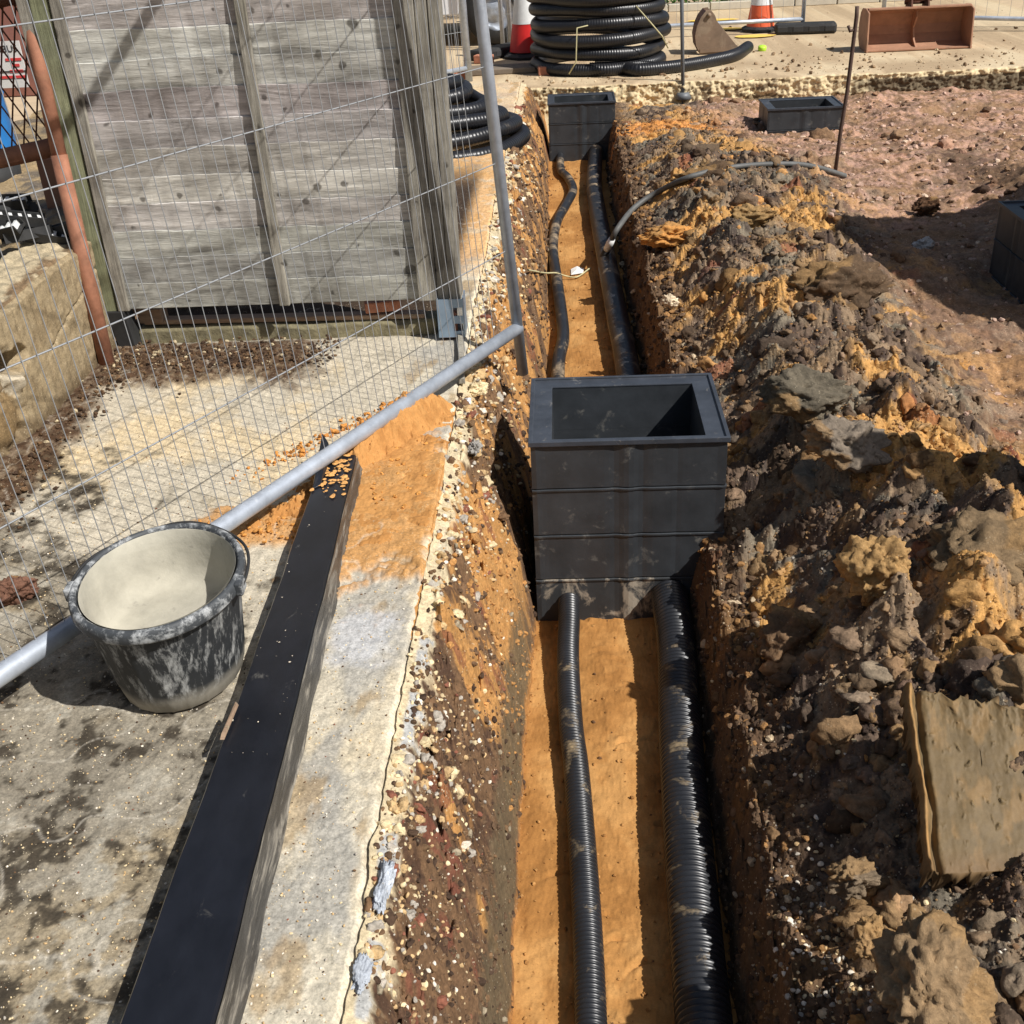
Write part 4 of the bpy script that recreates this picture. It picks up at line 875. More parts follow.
def right_post():
    x0, x1 = -.488, -.372; t = empty('timber_fence_post', (-.43, 3.83, 0), 'thick grooved grey timber post at the right end of the wooden fence', 'post')
    mb = MB()
    for i, (a, b, dy) in enumerate(((0, .30, 0), (.315, .66, .003), (.675, 1, 0))):
        mb.box((x0+(x1-x0)*(a+b)/2, 3.815+dy+.05, 1.09), ((x1-x0)*(b-a), .10, 1.90))
    mb.build('post_timber', M['woodv'], t, bevel=.003)
    # steel shoe with two slots
    q0, q1 = PY(433, 300, 3.79), PY(459, 297, 3.79); xa, xb = -.455, -.362; z0, z1 = .012, .150; y = 3.797
    slots = [(.60, .95, .56, .78), (.60, .95, .16, .36)]; mb = MB()
    us = [0, .60, .95, 1]; vs = [0, .16, .36, .56, .78, 1]
    for i in range(3):
        for j in range(5):
            if i == 1 and j in (1, 3): continue
            mb.box((xa+(xb-xa)*(us[i]+us[i+1])/2, y, z0+(z1-z0)*(vs[j]+vs[j+1])/2), ((xb-xa)*(us[i+1]-us[i]), .004, (z1-z0)*(vs[j+1]-vs[j])))
    mb.box((xa+.002, y+.05, (z0+z1)/2), (.004, .096, z1-z0)); mb.box((xb-.002, y+.05, (z0+z1)/2), (.004, .096, z1-z0))
    s = mb.build('post_shoe', shoe, t)
    MB().box((-.42, y+.03, .05), (.06, .04, .09)).build('brick_packing', M['brick'], t, bevel=.004)
right_post()
def left_post():
    t = empty('timber_fence_post', (-1.64, 3.86, .0), 'greenish timber post with a black foot at the left end of the wooden fence', 'post')
    MB().box((-1.622, 3.86, 1.03), (.060, .10, 1.90)).build('post_timber', M['woodgreen'], t, bevel=.004)
    MB().hexa([(-1.61, 3.80, -.01), (-1.545, 3.80, -.01), (-1.545, 3.88, -.01), (-1.61, 3.88, -.01)], [(-1.63, 3.80, .145), (-1.565, 3.80, .145), (-1.565, 3.88, .145), (-1.63, 3.88, .145)]).build('black_foot', M['black'], t, bevel=.004)
    MB().box((-1.674, 3.845, .95), (.042, .06, 1.24)).build('side_batten', M['woodv'], t, bevel=.003)
left_post()
def sleeper():
    t = MB(); xs = np.linspace(-1.55, -.47, 50)
    V = []; 
    for x in xs:
        a = float(fbm(np.array([x*7]), np.array([.3]), 190, 4)[0])*.008
        V += [(x, 3.862+a, 0), (x, 3.862+a, .045+a), (x, 3.872, .056+a*.7), (x, 3.945, .060+a), (x, 3.95, 0)]
    t.v = V; n = len(xs); t.f = [(i*5+k, i*5+k+1, i*5+6+k, i*5+5+k) for i in range(n-1) for k in range(4)]+[(4, 3, 2, 1, 0), tuple((n-1)*5+k for k in range(5))]
    tag(t.build('gravel_board', plain('mossy_concrete', srgb(122, 114, 88), .95, 0, .35, 22, (.08, .07, .05), .45, .6, .006, dscale=14), bevel=.003), 'mossy low concrete kerb lying beneath the wooden fence', 'kerb')
    tag(MB().box((-1.02, 3.90, .070), (1.02, .05, .018), Matrix.Rotation(math.radians(.6), 3, 'Y')).build('broken_plank', M['plank'], bevel=.004), 'reddish split plank lying on the kerb in the gap below the fence', 'plank')
    tag(MB().box((-.66, 3.90, .105), (.13, .06, .038), Matrix.Rotation(.2, 3, 'Z')).build('brick', M['brick'], bevel=.005), 'old brick in the dark gap near the right end of the wooden fence', 'brick')
    tag(MB().box((-1.50, 3.90, .10), (.09, .06, .055), Matrix.Rotation(-.1, 3, 'Z')).build('timber_block', M['plank'], bevel=.004), 'short block of old timber in the gap beside the black post foot', 'timber')
    # soil sheet behind the gap, coloured dark to stand in for the shade
    V = []; xs = np.linspace(-1.62, -.46, 60); ys = np.linspace(3.99, 4.7, 20); X, Y = np.meshgrid(xs, ys); Z = .02*sst(Y, 3.99, 4.12)+.02*fbm(X*8, Y*8, 191, 3)-.02
    tag(mesh_arr('gap_shade_soil', np.stack([X, Y, Z], -1).reshape(-1, 3), gridq(*X.shape), M['soil'], col=np.repeat(srgb(60, 48, 36)[None], X.size, 0), smooth=True), kind='structure')
    a, b = P(459, 288, .018), P(462, 380, .016); v = b-a
    mb = MB(); mb.hexa([a+Vector((-.012, 0, -.016)), a+Vector((.012, 0, -.016)), b+Vector((.010, 0, -.014)), b+Vector((-.012, 0, -.014))], [a+Vector((-.010, 0, .006)), a+Vector((.010, 0, .004)), b+Vector((.008, 0, .004)), b+Vector((-.010, 0, .006))])
    tag(mb.build('timber_strip', M['woodv'], bevel=.002), 'thin weathered timber strip lying on the slab edge right of the post', 'timber')
sleeper()
def low_wall():
    ys = np.linspace(.3, 3.80, 420); zs = np.linspace(-.02, 1, 80); X0 = -1.625
    Yg, Tg = np.meshgrid(ys, np.linspace(0, 1, 80)); top = .405+.012*fbm(Yg*3, Yg*0, 200, 3); Zg = -.02+(top+.02)*Tg
    dep = .005*fbm(Yg*3, Zg*3, 201, 4)+.0025*fbm(Yg*30, Zg*30, 202, 4)
    n2 = fbm(Yg*9, Zg*9, 203, 4); low = sst(3.08-Yg+.05*n2, -.02, .03)*sst(.30-Zg+.03*n2, -.02, .03)   # broken area, rubble stones
    st, ia, ja = facets(Yg, Zg, .14, .10, .25, 204, True)
    hole = sst(bump2(Yg, Zg, 3.09, .245, .085, .045)+.2*n2, .42, .6)
    crack = np.exp(-((Zg-.21-.25*(Yg-3.4)-.015*n2)/.004)**2)*sst(Yg, 3.25, 3.35)*.012
    Xg = X0-dep-hole*.14-crack+low*(st*.6-.02); Xg = Xg-.015*(Tg > .975)
    c = np.zeros(Yg.shape+(3,))+srgb(152, 136, 108); c = blend(c, srgb(126, 110, 84), sst(n2, -.05, .35)*.6); c = blend(c, srgb(190, 180, 160), low*sst(ia, .5, .55)*.8); c = blend(c, srgb(120, 98, 66), low*sst(.5-ja, 0, .1)*.8)
    c = blend(c, srgb(96, 80, 58), (1-sst(Zg+.03*n2, .02, .07))*.8)
    n1, n3 = Yg.shape
    V = np.stack([Xg, Yg, Zg], -1).reshape(-1, 3); Q = [gridq(n1, n3)]
    # top and end as more rows
    xt = np.linspace(0, -.19, 26)[:, None]; Yt = np.repeat(ys[None], 26, 0); Xt = Xg[-1][None]+xt; Zt = Zg[-1][None]+.006+.014*fbm(Xt*14, Yt*14, 205, 4)*np.clip(-xt*40, 0, 1)-.0*xt; Zt[0] = Zg[-1]
    n4 = fbm(Xt*9, Yt*9, 206, 4); ct = np.zeros(Xt.shape+(3,))+srgb(176, 162, 134); ct = blend(ct, srgb(108, 84, 58), sst(xt+.05+.03*n4, -.01, .02)*sst(n4, -.3, .1)*.85)
    off = len(V); V = np.vstack([V, np.stack([Xt, Yt, Zt], -1).reshape(-1, 3)]); Q.append(gridq(26, n3, off))
    # right end face
    off = len(V); zz = Zg[:, -1]; E = np.stack([np.stack([Xg[:, -1]+k, ys[-1]+0*zz+.002, zz], 1) for k in np.linspace(0, -.19, 8)], 0).reshape(-1, 3); V = np.vstack([V, E]); Q.append(gridq(8, n1, off))
    cols = np.vstack([c.reshape(-1, 3), ct.reshape(-1, 3), np.repeat(srgb(170, 150, 110)[None], len(E), 0)])
    o = mesh_arr('low_wall', V, np.vstack(Q), M['concrete'], col=cols, smooth=True); tag(o, 'low tan rendered wall with a broken hole along the left edge of the path', 'wall')
low_wall()

# ================================================================== YARD BEHIND THE WALL
def cage():
    t = empty('rusty_mesh_cage', (-1.60, 3.66, 0), 'rusty red brown steel cage frame with diamond mesh standing behind the low wall', 'cage')
    a, b = P(108, 368, .0), PY(59, 155, 3.74); top = PY(12, -60, 3.90)
    MB().tube([b-Vector((0, 0, .04)), top], .024, 14).build('stile', M['rust'], t, True)
    MB().tube([a, a+(b-a)*.5, b], .0265, 18).build('leg', M['rust'], t, True)
    Yp = 3.98; bl, br = PY(-60, 172, Yp), PY(72, 143, Yp); tr = br+Vector((-.10, .0, 1.1)); tl = bl+Vector((-.10, 0, 1.1))
    MB().tube([bl, br], .032, 14).build('bottom_rail', M['rust'], t, True)
    MB().tube([br, tr], .026, 14).build('stile', M['rust'], t, True)
    MB().tube([bl+(tl-bl)*.43, br+(tr-br)*.43], .026, 12).build('middle_rail', M['rustdark'], t, True)
    mb = MB(); ex = (br-bl); ez = (tr-br); nx_ = int(ex.length/.045); nz_ = int(ez.length/.11)
    for j in range(nz_):
        for i in range(nx_+1):
            for s in (-1, 1):
                p0 = bl+ex*((i)/nx_)+ez*(j/nz_); p1 = bl+ex*((i+.5*s)/nx_)+ez*((j+.5)/nz_); p2 = bl+ex*(i/nx_)+ez*((j+1)/nz_)
                if 0 <= (i+.5*s)/nx_ <= 1: mb.tube([p0, p1, p2], .0032, 4, False)
    mb.build('diamond_mesh', M['rustdark'], t)
    MB().hexa([br+Vector((-.03, 0, -.06)), br+Vector((.03, 0, -.06)), br+Vector((.03, .02, -.06)), br+Vector((-.03, .02, -.06))], [br+Vector((-.07, 0, .03)), br+Vector((.03, 0, .08)), br+Vector((.03, .02, .08)), br+Vector((-.07, .02, .03))]).build('gusset', M['rustdark'], t)
cage()
def skip():
    t = empty('steel_container', (-2.2, 4.45, .38), 'red brown steel container standing behind the diamond mesh', 'container')
    a = PY(28, 150, 4.4); b = PY(74, 150, 4.4)
    MB().box((-2.47, 5.30, 1.32), (.50, .16, 1.30)).build('side_panel', plain('brown_painted_steel', (.34, .13, .075), .6, 0, .18, 5, (.22, .10, .06), .4, .15, .002), t, bevel=.006)
    MB().box((-1.93, 4.38, .475), (.15, .04, .19)).build('foot_plate', plain('brown_plate', (.32, .16, .10), .7, 0, .15, 7, (.25, .22, .15), .38, .2, .002), t, bevel=.004)
    MB().box((-2.47, 5.205, 1.20), (.52, .02, .06)).build('rib', M['rustdark'], t, bevel=.003)
skip()
def sign():
    p = PY(12, 66, 4.36); w, h = .118, .20; z0 = PY(16, 88, 4.36).z; z1 = PY(16, 41, 4.36).z; xr_ = PY(29, 88, 4.36).x; h = z1-z0; x0 = xr_-w
    t = empty('notice_board', (x0+w/2, 4.37, z0), 'white notice with black heading and red lines hung behind the diamond mesh', 'sign')
    MB().box((x0+w/2, 4.37, (z0+z1)/2), (w, .004, h)).build('board', M['paper'], t)
    MB().box((x0+w/2, 4.366, z0+h*.36), (w, .0014, .003)).build('divider', M['ink'], t)
    def text(body, x, z, size, mat, nm):
        c = bpy.data.curves.new(nm, 'FONT'); c.body = body; c.size = size; c.extrude = .0004; ob = bpy.data.objects.new(nm, c); COL.objects.link(ob)
        dg = bpy.context.evaluated_depsgraph_get(); me = bpy.data.meshes.new_from_object(ob.evaluated_get(dg)); bpy.data.objects.remove(ob)
        for v in me.vertices: v.co = Vector((v.co.x+x, 4.3665-v.co.z, v.co.y+z))-parent_world(t)
        me.materials.clear(); me.materials.append(mat); o = bpy.data.objects.new(nm, me); COL.objects.link(o); o.parent = t
    text('FOBUS', x0+.006, z1-.036, .033, M['ink'], 'heading')
    mb = MB()
    for k, (a, b) in enumerate(((.45, .95), (.60, .85), (.50, .92), (.15, .95))): MB().box((x0+w*(a+b)/2, 4.3665, z1-.062-.020*k), (w*(b-a), .0012, .009)).build('red_line', M['redink'], t)
sign()
t = empty('blue_drum', (-2.60, 5.0, .38), 'blue plastic drum with a dark foot in the shade behind the mesh cage', 'drum')
MB().lathe([(.0, .14), (.20, .14), (.215, .18), (.21, .40), (.218, .42), (.21, .44), (.215, .70), (.19, .74), (0, .74)], (-2.60, 5.0, .30), 32).build('drum_body', M['blue'], t, True)
MB().lathe([(0, 0), (.2, 0), (.21, .14), (0, .141)], (-2.60, 5.0, .30), 32).build('drum_foot', M['black'], t, True)
def bracket(loc, rz, tilt, label, k):
    t = empty('metal_bracket', loc, label, 'bracket', 'ribbed metal brackets heaped on the low wall')
    R = Matrix.Rotation(rz, 3, 'Z') @ Matrix.Rotation(tilt, 3, 'X') @ Matrix.Rotation(.3*math.sin(k*2.1), 3, 'Y'); L = Vector(loc)
    mb = MB(); mb.box(L, (.16, .050, .008), R); mb.box(L+R @ Vector((0, .022, .014)), (.16, .005, .03), R); mb.box(L+R @ Vector((0, -.022, .014)), (.16, .005, .03), R); mb.build('channel', M['black'], t)
    for i in range(5): MB().box(L+R @ Vector((-.06+i*.03, 0, .012)), (.011, .040, .020), R).build('rib', M['white'], t)  # white colour on the ribs stands in for glare on bright steel
BR = [((8, 205), .50, 0, .3, 'blue tinted bracket uppermost on the heap at the left edge'), ((20, 222), .49, .5, .2, 'bright ribbed bracket in the middle of the heap'), ((5, 232), .47, -.2, .5, 'dark bracket lying lowest at the left photo edge'), ((28, 238), .44, .7, -.2, 'dull bracket under the bright one on the heap'), ((45, 238), .43, .1, .3, 'bracket lying flat beside the rusty leg'), ((58, 234), .43, -.3, .1, 'short bracket farthest right on the heap, behind the leg'), ((14, 214), .47, .35, -.4, 'steeply tilted bracket behind the bright one')]
for k, ((px, py), z, rz, ti, lb) in enumerate(BR):
    q = P(px, py, z); bracket(q, rz, ti, lb, k)

# ================================================================== COILS OF DUCT
def coil_thing(c, layers, label, seed, mat, pr=.052, lean=(0, 0), tail=None, cords=(), cat='pipe coil', name='duct_coil', inner=True, pitch=.022):
    r = random.Random(seed); t = empty(name, c, label, cat); pts = []
    th = 1.9
    for li, (R0, z) in enumerate(layers):
        for k in range(24):
            a = th+2*PI*k/24; zz = z+(layers[min(li+1, len(layers)-1)][1]-z)*sst(np.array(k/24.), .75, 1.0) ; rr = R0+(layers[min(li+1, len(layers)-1)][0]-R0)*sst(np.array(k/24.), .7, 1.0)+.018*math.sin(3*a+li*1.3)+.012*math.sin(5*a+li)
            pts.append((c[0]+lean[0]*zz+rr*math.cos(a), c[1]+lean[1]*zz+rr*.92*math.sin(a), c[2]+zz+pr+.010*math.sin(2*a+li*2)))
    if tail: pts = [tuple(q) for q in tail]+pts
    _, L = crom(pts[:400], 50); n = int(L/pitch*4); path, L = crom(pts, n)
    sweep('coiled_duct', path, duct_rad(L, n, pr, pitch, .0030), 20, mat, t)
    return t, path
cx, cy = .335, 11.20
tl = [P(748, 47, -.10), P(735, 55, -.098), P(710, 61, -.098), P(680, 66, -.098), P(640, 70, -.098)]
tl = [tuple(p) for p in tl]+[(.55, 10.66, -.098), (.35, 10.62, -.098), (0.05, 10.70, -.098), (-.14, 10.88, -.098)]
L1 = [(.58, .0), (.585, .118), (.60, .235), (.575, .352), (.55, .468), (.42, .02), (.44, .14), (.43, .26)]
tC, _ = coil_thing((cx, cy, -.15), [(.56, .118), (.585, .235), (.565, .352), (.55, .468), (.57, .565)], 'tall coil of black ribbed duct tied with cord on the far pavement', 3, M['coil'], .056, tail=None)
path, L = crom(tl+[(cx+.57*math.cos(a), cy+.52*math.sin(a), -.094) for a in np.linspace(PI*1.12, PI*-.55, 18)], 2600); sweep('lowest_loop', path, duct_rad(L, 2600, .056, .022, .003), 20, M['coil'], tC)
for k, pxs in enumerate((((576, 14), (575, 35), (577, 62), (571, 75)), ((640, 8), (655, 22), (668, 36), (668, 50)))):
    if k == 0: pts = [PY(602, 22, 10.72), PY(577, 28, 10.60), PY(576, 62, 10.58), PY(569, 74, 10.60)]
    else: pts = [PY(636, 6, 10.72), PY(650, 22, 10.60), PY(662, 36, 10.66), PY(668, 48, 10.8)]
    MB().tube(pts, .006, 6).build('tie_cord', M['cord'], tC, True)
coil_thing((-.86, 7.45, -.06), [(.60, -.01), (.53, .065), (.45, .135), (.36, .20), (.27, .265), (.18, .32)], 'conical pile of black ribbed duct on the sandy path behind the fence post', 5, M['coil'], .046, lean=(.02, .35), pitch=.024)

# ================================================================== THINGS ON THE FAR PAVEMENT
def digging_bucket():
    x0, x1 = 2.80, 3.735; y = 11.30; zb = -.146; t = empty('digger_bucket', ((x0+x1)/2, y, zb), 'wide rusty ditching bucket lying open towards the trench on the far pavement', 'digger bucket')
    prof = [(0, 0), (.16, .004), (.27, .03), (.33, .10), (.345, .19), (.32, .29), (.27, .335), (.17, .345)]
    inn = [(p[0]-.0 if i < 2 else p[0]-.012, p[1]+.012 if i < 4 else p[1]-(.012 if i > 5 else 0)) for i, p in enumerate(prof)]
    poly = [(x0+.006, y+a, zb+b) for a, b in prof]+[(x0+.006, y+a, zb+b) for a, b in reversed(inn)]
    MB().prism(poly, (x1-x0-.012, 0, 0)).build('shell', M['bucketrust'], t, bevel=.002)
    for x in (x0-.006, x1-.006):
        MB().prism([(x, y-.02, zb-.0), (x, y+.16, zb-.003), (x, y+.28, zb+.02), (x, y+.35, zb+.10), (x, y+.36, zb+.20), (x, y+.33, zb+.31), (x, y+.27, zb+.352), (x, y+.15, zb+.36), (x, y+.03, zb+.33)], (.014, 0, 0)).build('side_plate', M['bucketrust'], t, bevel=.002)
    xm = x0+.50*(x1-x0)
    MB().prism([(xm, y+.10, zb+.014), (xm, y+.26, zb+.04), (xm, y+.33, zb+.10), (xm, y+.333, zb+.19), (xm, y+.31, zb+.28), (xm, y+.20, zb+.33), (xm, y+.17, zb+.27), (xm, y+.25, zb+.17), (xm, y+.2, zb+.07)], (.014, 0, 0)).build('centre_rib', M['bucketrust'], t)
    MB().box(((x0+x1)/2, y+.02, zb+.010), (x1-x0+.03, .05, .014)).build('cutting_edge', M['bucketrust'], t, bevel=.002)
    MB().box(((x0+x1)/2, y+.13, zb+.352), (x1-x0-.02, .08, .016)).build('top_plate', M['bucketrust'], t, bevel=.002)
    xh = PY(916, 14, y+.2).x
    for dx in (-.075, .075): MB().prism([(xh+dx, y+.10, zb+.345), (xh+dx, y+.32, zb+.33), (xh+dx, y+.26, zb+.43), (xh+dx, y+.14, zb+.45)], (.014, 0, 0)).build('hanger_ear', M['rustdark'], t)
    MB().tube([(xh-.12, y+.17, zb+.415), (xh+.12, y+.17, zb+.415)], .018, 12).build('hanger_pin', M['rustdark'], t, True)
    MB().tube([(xh-.10, y+.25, zb+.385), (xh+.11, y+.25, zb+.385)], .018, 12).build('hanger_pin', M['rustdark'], t, True)
digging_bucket()
def small_bucket():
    y = 11.66; g = lambda px, py: PY(px, py, y); t = empty('digger_bucket', P(718, 54, -.15), 'small muddy trenching bucket standing on end beside the duct tail', 'digger bucket')
    out = [(700, 54), (696, 46), (695, 36), (697, 26), (701, 17), (706, 11), (711, 10), (715, 15), (717, 21), (737, 46), (739, 52)]
    pl = [g(*q) for q in out]; 
    for dy in (0, .27): MB().prism([p+Vector((0, dy, 0)) for p in pl], (0, .014, 0)).build('side_plate', M['bucketbrown'], t, bevel=.002)
    curve = pl[:6]; cen = Vector((pl[8].x, y, pl[4].z))
    mb = MB(); q = curve+[p+(cen-p).normalized()*.014 for p in reversed(curve)]; mb.prism([p+Vector((0, .0145, 0)) for p in q], (0, .255, 0)); mb.build('curved_shell', M['rustdark'], t)
    MB().tube([g(709, 15)+Vector((0, -.02, 0)), g(709, 15)+Vector((0, .31, 0))], .020, 12).build('hanger_pin', M['bucketbrown'], t, True)
    MB().prism([g(700, 53)+Vector((0, -.006, 0)), g(740, 50)+Vector((0, -.006, 0)), g(737, 45)+Vector((0, -.006, 0)), g(700, 49)+Vector((0, -.006, 0))], (0, .006, 0)).build('cutting_edge', M['bucketbrown'], t)
small_bucket()
def cone(x, y, z, col, label, lean=(0, 0), s=1., base=M['black']):
    t = empty('traffic_cone', (x, y, z), label, 'traffic cone', 'traffic cones on the far pavement'); R = Matrix.Rotation(lean[0], 3, 'X') @ Matrix.Rotation(lean[1], 3, 'Y')
    r = lambda h: (.155-.150*h/.75*.82)*s
    MB().lathe([(0, 0), (.20*s, 0), (.205*s, .03), (.17*s, .05), (.155*s, .052), (0, .052)], (x, y, z), 8, rot=R @ Matrix.Rotation(PI/8, 3, 'Z')).build('base', base, t)
    f = lambda a, b: [(r(a), a*s), (r(b), b*s)]
    MB().lathe([(r(.05), .052*s), (r(.26), .26*s)], (x, y, z), 32, rot=R).build('lower_band', col, t, True)
    MB().lathe([(r(.26)+.003, .26*s), (r(.46)+.003, .46*s)], (x, y, z), 32, rot=R).build('reflective_band', M['white'], t, True)
    MB().lathe([(r(.46), .46*s), (r(.73), .73*s), (r(.75)*.7, .75*s), (0, .752*s)], (x, y, z), 32, rot=R).build('upper_band', col, t, True)
q = P(532, 50, -.15); cone(-.33, 12.05, -.148, M['red'], 'red and white cone with a bent foot left of the tall duct coil', (0.02, -.02), 1.22)
MB().hexa([(-.26, 12.02, -.146), (-.04, 12.0, -.146), (-.02, 12.1, -.146), (-.24, 12.12, -.146)], [(-.32, 12.04, -.02), (-.10, 12.0, -.05), (-.06, 12.08, -.05), (-.30, 12.1, -.02)])
q = P(760, 31, -.15); cone(q.x, q.y, -.148, M['orange'], 'orange and white cone on the pavement behind the small digger bucket', (0, .01), 1.0)
t = empty('barrier_foot', P(534, 54, -.15), 'bright red plastic barrier foot leaning at the cone beside the coil', 'barrier foot')
a = Vector((-.21, 11.98, -.15)); R_ = Matrix.Rotation(-.35, 3, 'Y')
MB().box(a+Vector((0.0, 0, .16)), (.30, .16, .07), R_).build('foot_body', M['red'], t, bevel=.02)
MB().box(a+Vector((.05, -.02, .07)), (.16, .14, .06), R_).build('foot_pad', M['red'], t, bevel=.02)
MB().box(a+Vector((-.10, .02, .055)), (.26, .2, .10)).build('ballast', M['black'], t, bevel=.02)
G = 'mesh fence panels round the far pavement'
A1 = P(803, 19, -.02); frame_panel('far mesh fence panel between the tall coil and the rubber foot block', A1, (-1, .05, -.01), (0, .03, 1), 2.6, 1.9, .1, [.3, .6, .9, 1.2, 1.5], .021, .021, foot=.10, far_up=False, spacing=.11, wr=.0016, group=G)
A2 = P(883, 16, .0); frame_panel('far mesh fence panel behind the wide ditching bucket', A2, (1, -.35, -.03), (0, .02, 1), 3.2, 1.9, .1, [.3, .6, .9, 1.2, 1.5], .021, .021, foot=.10, spacing=.11, wr=.0016, group=G)
A3 = P(468, 68, -.04); frame_panel('mesh fence panel standing on the pavement edge behind the wooden fence', A3, (-.85, -.9, -.0), (-.025, 0, 1), 2.4, 2.0, .05, [.3, .6, .9, 1.2, 1.5, 1.8], .020, .033, foot=.12, spacing=.0375, wr=.0018, group=G)
A4 = P(503, 46, -.10); frame_panel('mesh fence panel in front of the white van behind the tall coil', A4, (1, .12, 0), (-.02, 0, 1), 1.6, 2.0, .05, [.3, .6, .9, 1.2], .018, .022, foot=.04, spacing=.09, wr=.0016, group=G)
A5 = P(511, 44, -.10); tag(MB().tube([A5-Vector((0, 0, .04)), A5+Vector((-.03, 0, 1.9))], .024, 14).build('fence_tube', M['galv'], smooth=True), 'single galvanised tube standing just left of the red cone', 'post')
def foot_block(p, rz, label):
    t = empty('fence_foot_block', p, label, 'foot block', 'black rubber fence feet'); R = Matrix.Rotation(rz, 3, 'Z')
    p = Vector(p); MB().box(p+Vector((0, 0, .05)), (.62, .22, .10), R).build('block', M['black'], t, bevel=.025)
    for dx in (-.24, -.08, .08, .24): MB().box(p+R @ Vector((dx, -.108, .05)), (.10, .012, .05), R).build('hand_slot', M['ink'], t, bevel=.003)
foot_block(P(805, 33, -.148), -.12, 'black rubber fence foot right of the orange cone')
foot_block(P(497, 57, -.148), .9, 'black rubber fence foot at the van wheel')
def slab_stack():
    for k, (px, py, z, sx, sy, rz, mt, nm, lb, ct) in enumerate((
        (505, 72, -.148, .62, .30, .05, M['grey'], 'rubber_mat', 'flat dark slab lying on the pavement edge left of the coil', 'slab'),
        (545, 75, -.148, .12, .09, .1, M['brick'], 'brick', 'small broken brick at the foot of the tall coil', 'brick'),
        (458, 80, -.148, .20, .11, .5, M['brick'], 'brick', 'red brick beside the pale upright behind the wooden fence', 'brick'),
        (484, 63, -.148, .18, .10, -.3, M['brick'], 'brick', 'pale brick behind the leaning fence upright', 'brick'))):
        q = P(px, py, z); h = .05 if k == 0 else .075
        tag(MB().box(q+Vector((0, 0, h/2)), (sx, sy, h), Matrix.Rotation(rz, 3, 'Z')).build(nm, plain('weathered_slab', srgb(118, 106, 92), .9, 0, .25, 10) if k == 0 else mt, bevel=.008), lb, ct)
slab_stack()
def stake(px, py, z, px2, py2, r, label, hook=False, base=False, mat=None):
    a = P(px, py, z); b = PY(px2, py2, a.y); t = empty('steel_stake', a, label, 'stake'); d = (b-a)
    pts = [a-d.normalized()*.15, a+d*.5, b]
    if hook: pts = [a-d.normalized()*.15, a+d*.25, a+d*.5+Vector((.006, 0, 0)), b-Vector((0, 0, .02)), b+Vector((-.002, 0, .03))]
    MB().tube(pts, r, 10).build('rod', mat, t, True)
    if hook: MB().tube([b-Vector((0, 0, .09)), b-Vector((.03, 0, .10)), b-Vector((.042, 0, .07))], r*.8, 8).build('hook', mat, t, True)
    if base: MB().tube([a-Vector((0, 0, .02)), a+Vector((0, 0, .03))], [.075, .05], 16).build('foot', mat, t, True)
    return t
stake(683, 96, -.27, 681, -60, .016, 'grey steel stake standing at the broken pavement face right of the coil', base=True, mat=M['grey'])
stake(836, 166, -.20, 857, 12, .0115, 'rusty reinforcing bar with a small hook stuck in the dug ground', hook=True, mat=M['rebar'])
q = P(762, 51, -.15); tag(MB().lathe([(0, 0), (.035, 0), (.040, .015), (.040, .035), (.035, .045), (0, .045)], q+Vector((0, 0, .002)), 20, rot=Matrix.Rotation(.2, 3, 'X')).build('line_reel', M['lime'], smooth=True), 'small lime green string reel lying by the end of the duct', 'string reel')
# white van seen past the fence
def van():
    y0 = 13.05; y1 = 14.9; zg = -.15; t = empty('parked_van', (-1.9, 14, zg), 'white van with a grey lower sill parked behind the wooden fence', 'van')
    wx = (-.68, -3.65); R0 = .40
    prof = [(.06, .32), (.12, .55), (.10, 1.0), (-.45, 1.25), (-1.15, 1.95), (-4.7, 2.0), (-4.75, .32)]
    def arch(c): return [(c-R0*math.cos(a), .32+R0*.95*math.sin(a)) for a in np.linspace(0, PI, 14)]
    pts = prof+[(-4.75, .32)]+arch(wx[1])+arch(wx[0]); poly = [(x, y0, zg+z) for x, z in pts[:6]]+[(-4.75, y0, zg+.32)]+[(x, y0, zg+z) for x, z in arch(wx[1])]+[(x, y0, zg+z) for x, z in arch(wx[0])]
    MB().prism(poly, (0, y1-y0, 0)).build('body', M['vanwhite'], t, bevel=.01)
    MB().box((-2.05, y0-.012, zg+.21), (1.6, .03, .36)).build('sill', M['grey'], t, bevel=.01)
    MB().box((-1.35, y0-.012, zg+.72), (.20, .02, .10), Matrix.Rotation(.3, 3, 'Y')).build('side_trim', M['grey'], t, bevel=.01)
    MB().prism([(-.75, y0-.006, zg+1.2), (-1.25, y0-.006, zg+1.8), (-2.0, y0-.006, zg+1.8), (-2.0, y0-.006, zg+1.15)], (0, .01, 0)).build('side_window', M['black'], t)
    for x in wx:
        for yy in ((y0+.02, y0+.22), (y1-.22, y1-.02)):
            w = MB(); c0 = Vector((x, yy[0], zg+.335)); prof2 = [(.19, 0), (.30, -.012), (.335, .03), (.335, .17), (.30, .20), (.19, .19)]
            Rw = Matrix.Rotation(-PI/2, 3, 'X'); wh = w.lathe(prof2, c0, 40, rot=Rw).build('wheel', M['black'], t, True)
            mm = MB().lathe([(0, .03), (.06, .02), (.10, .05), (.17, .045), (.195, .005), (.195, .1)], c0, 40, rot=Rw, fr=lambda a, j: 1+(.10*math.cos(5*a) if j in (2, 3) else 0)); ob = mm.build('rim', M['galv'], None, True)
            ob.parent = wh; ob.matrix_parent_inverse = Matrix.Identity(4)
            for v in ob.data.vertices: v.co = v.co-parent_world(wh)
            MB().lathe([(0, .05), (.19, .05)], c0, 24, rot=Rw).build('hub_shade', M['ink'], t)
van()
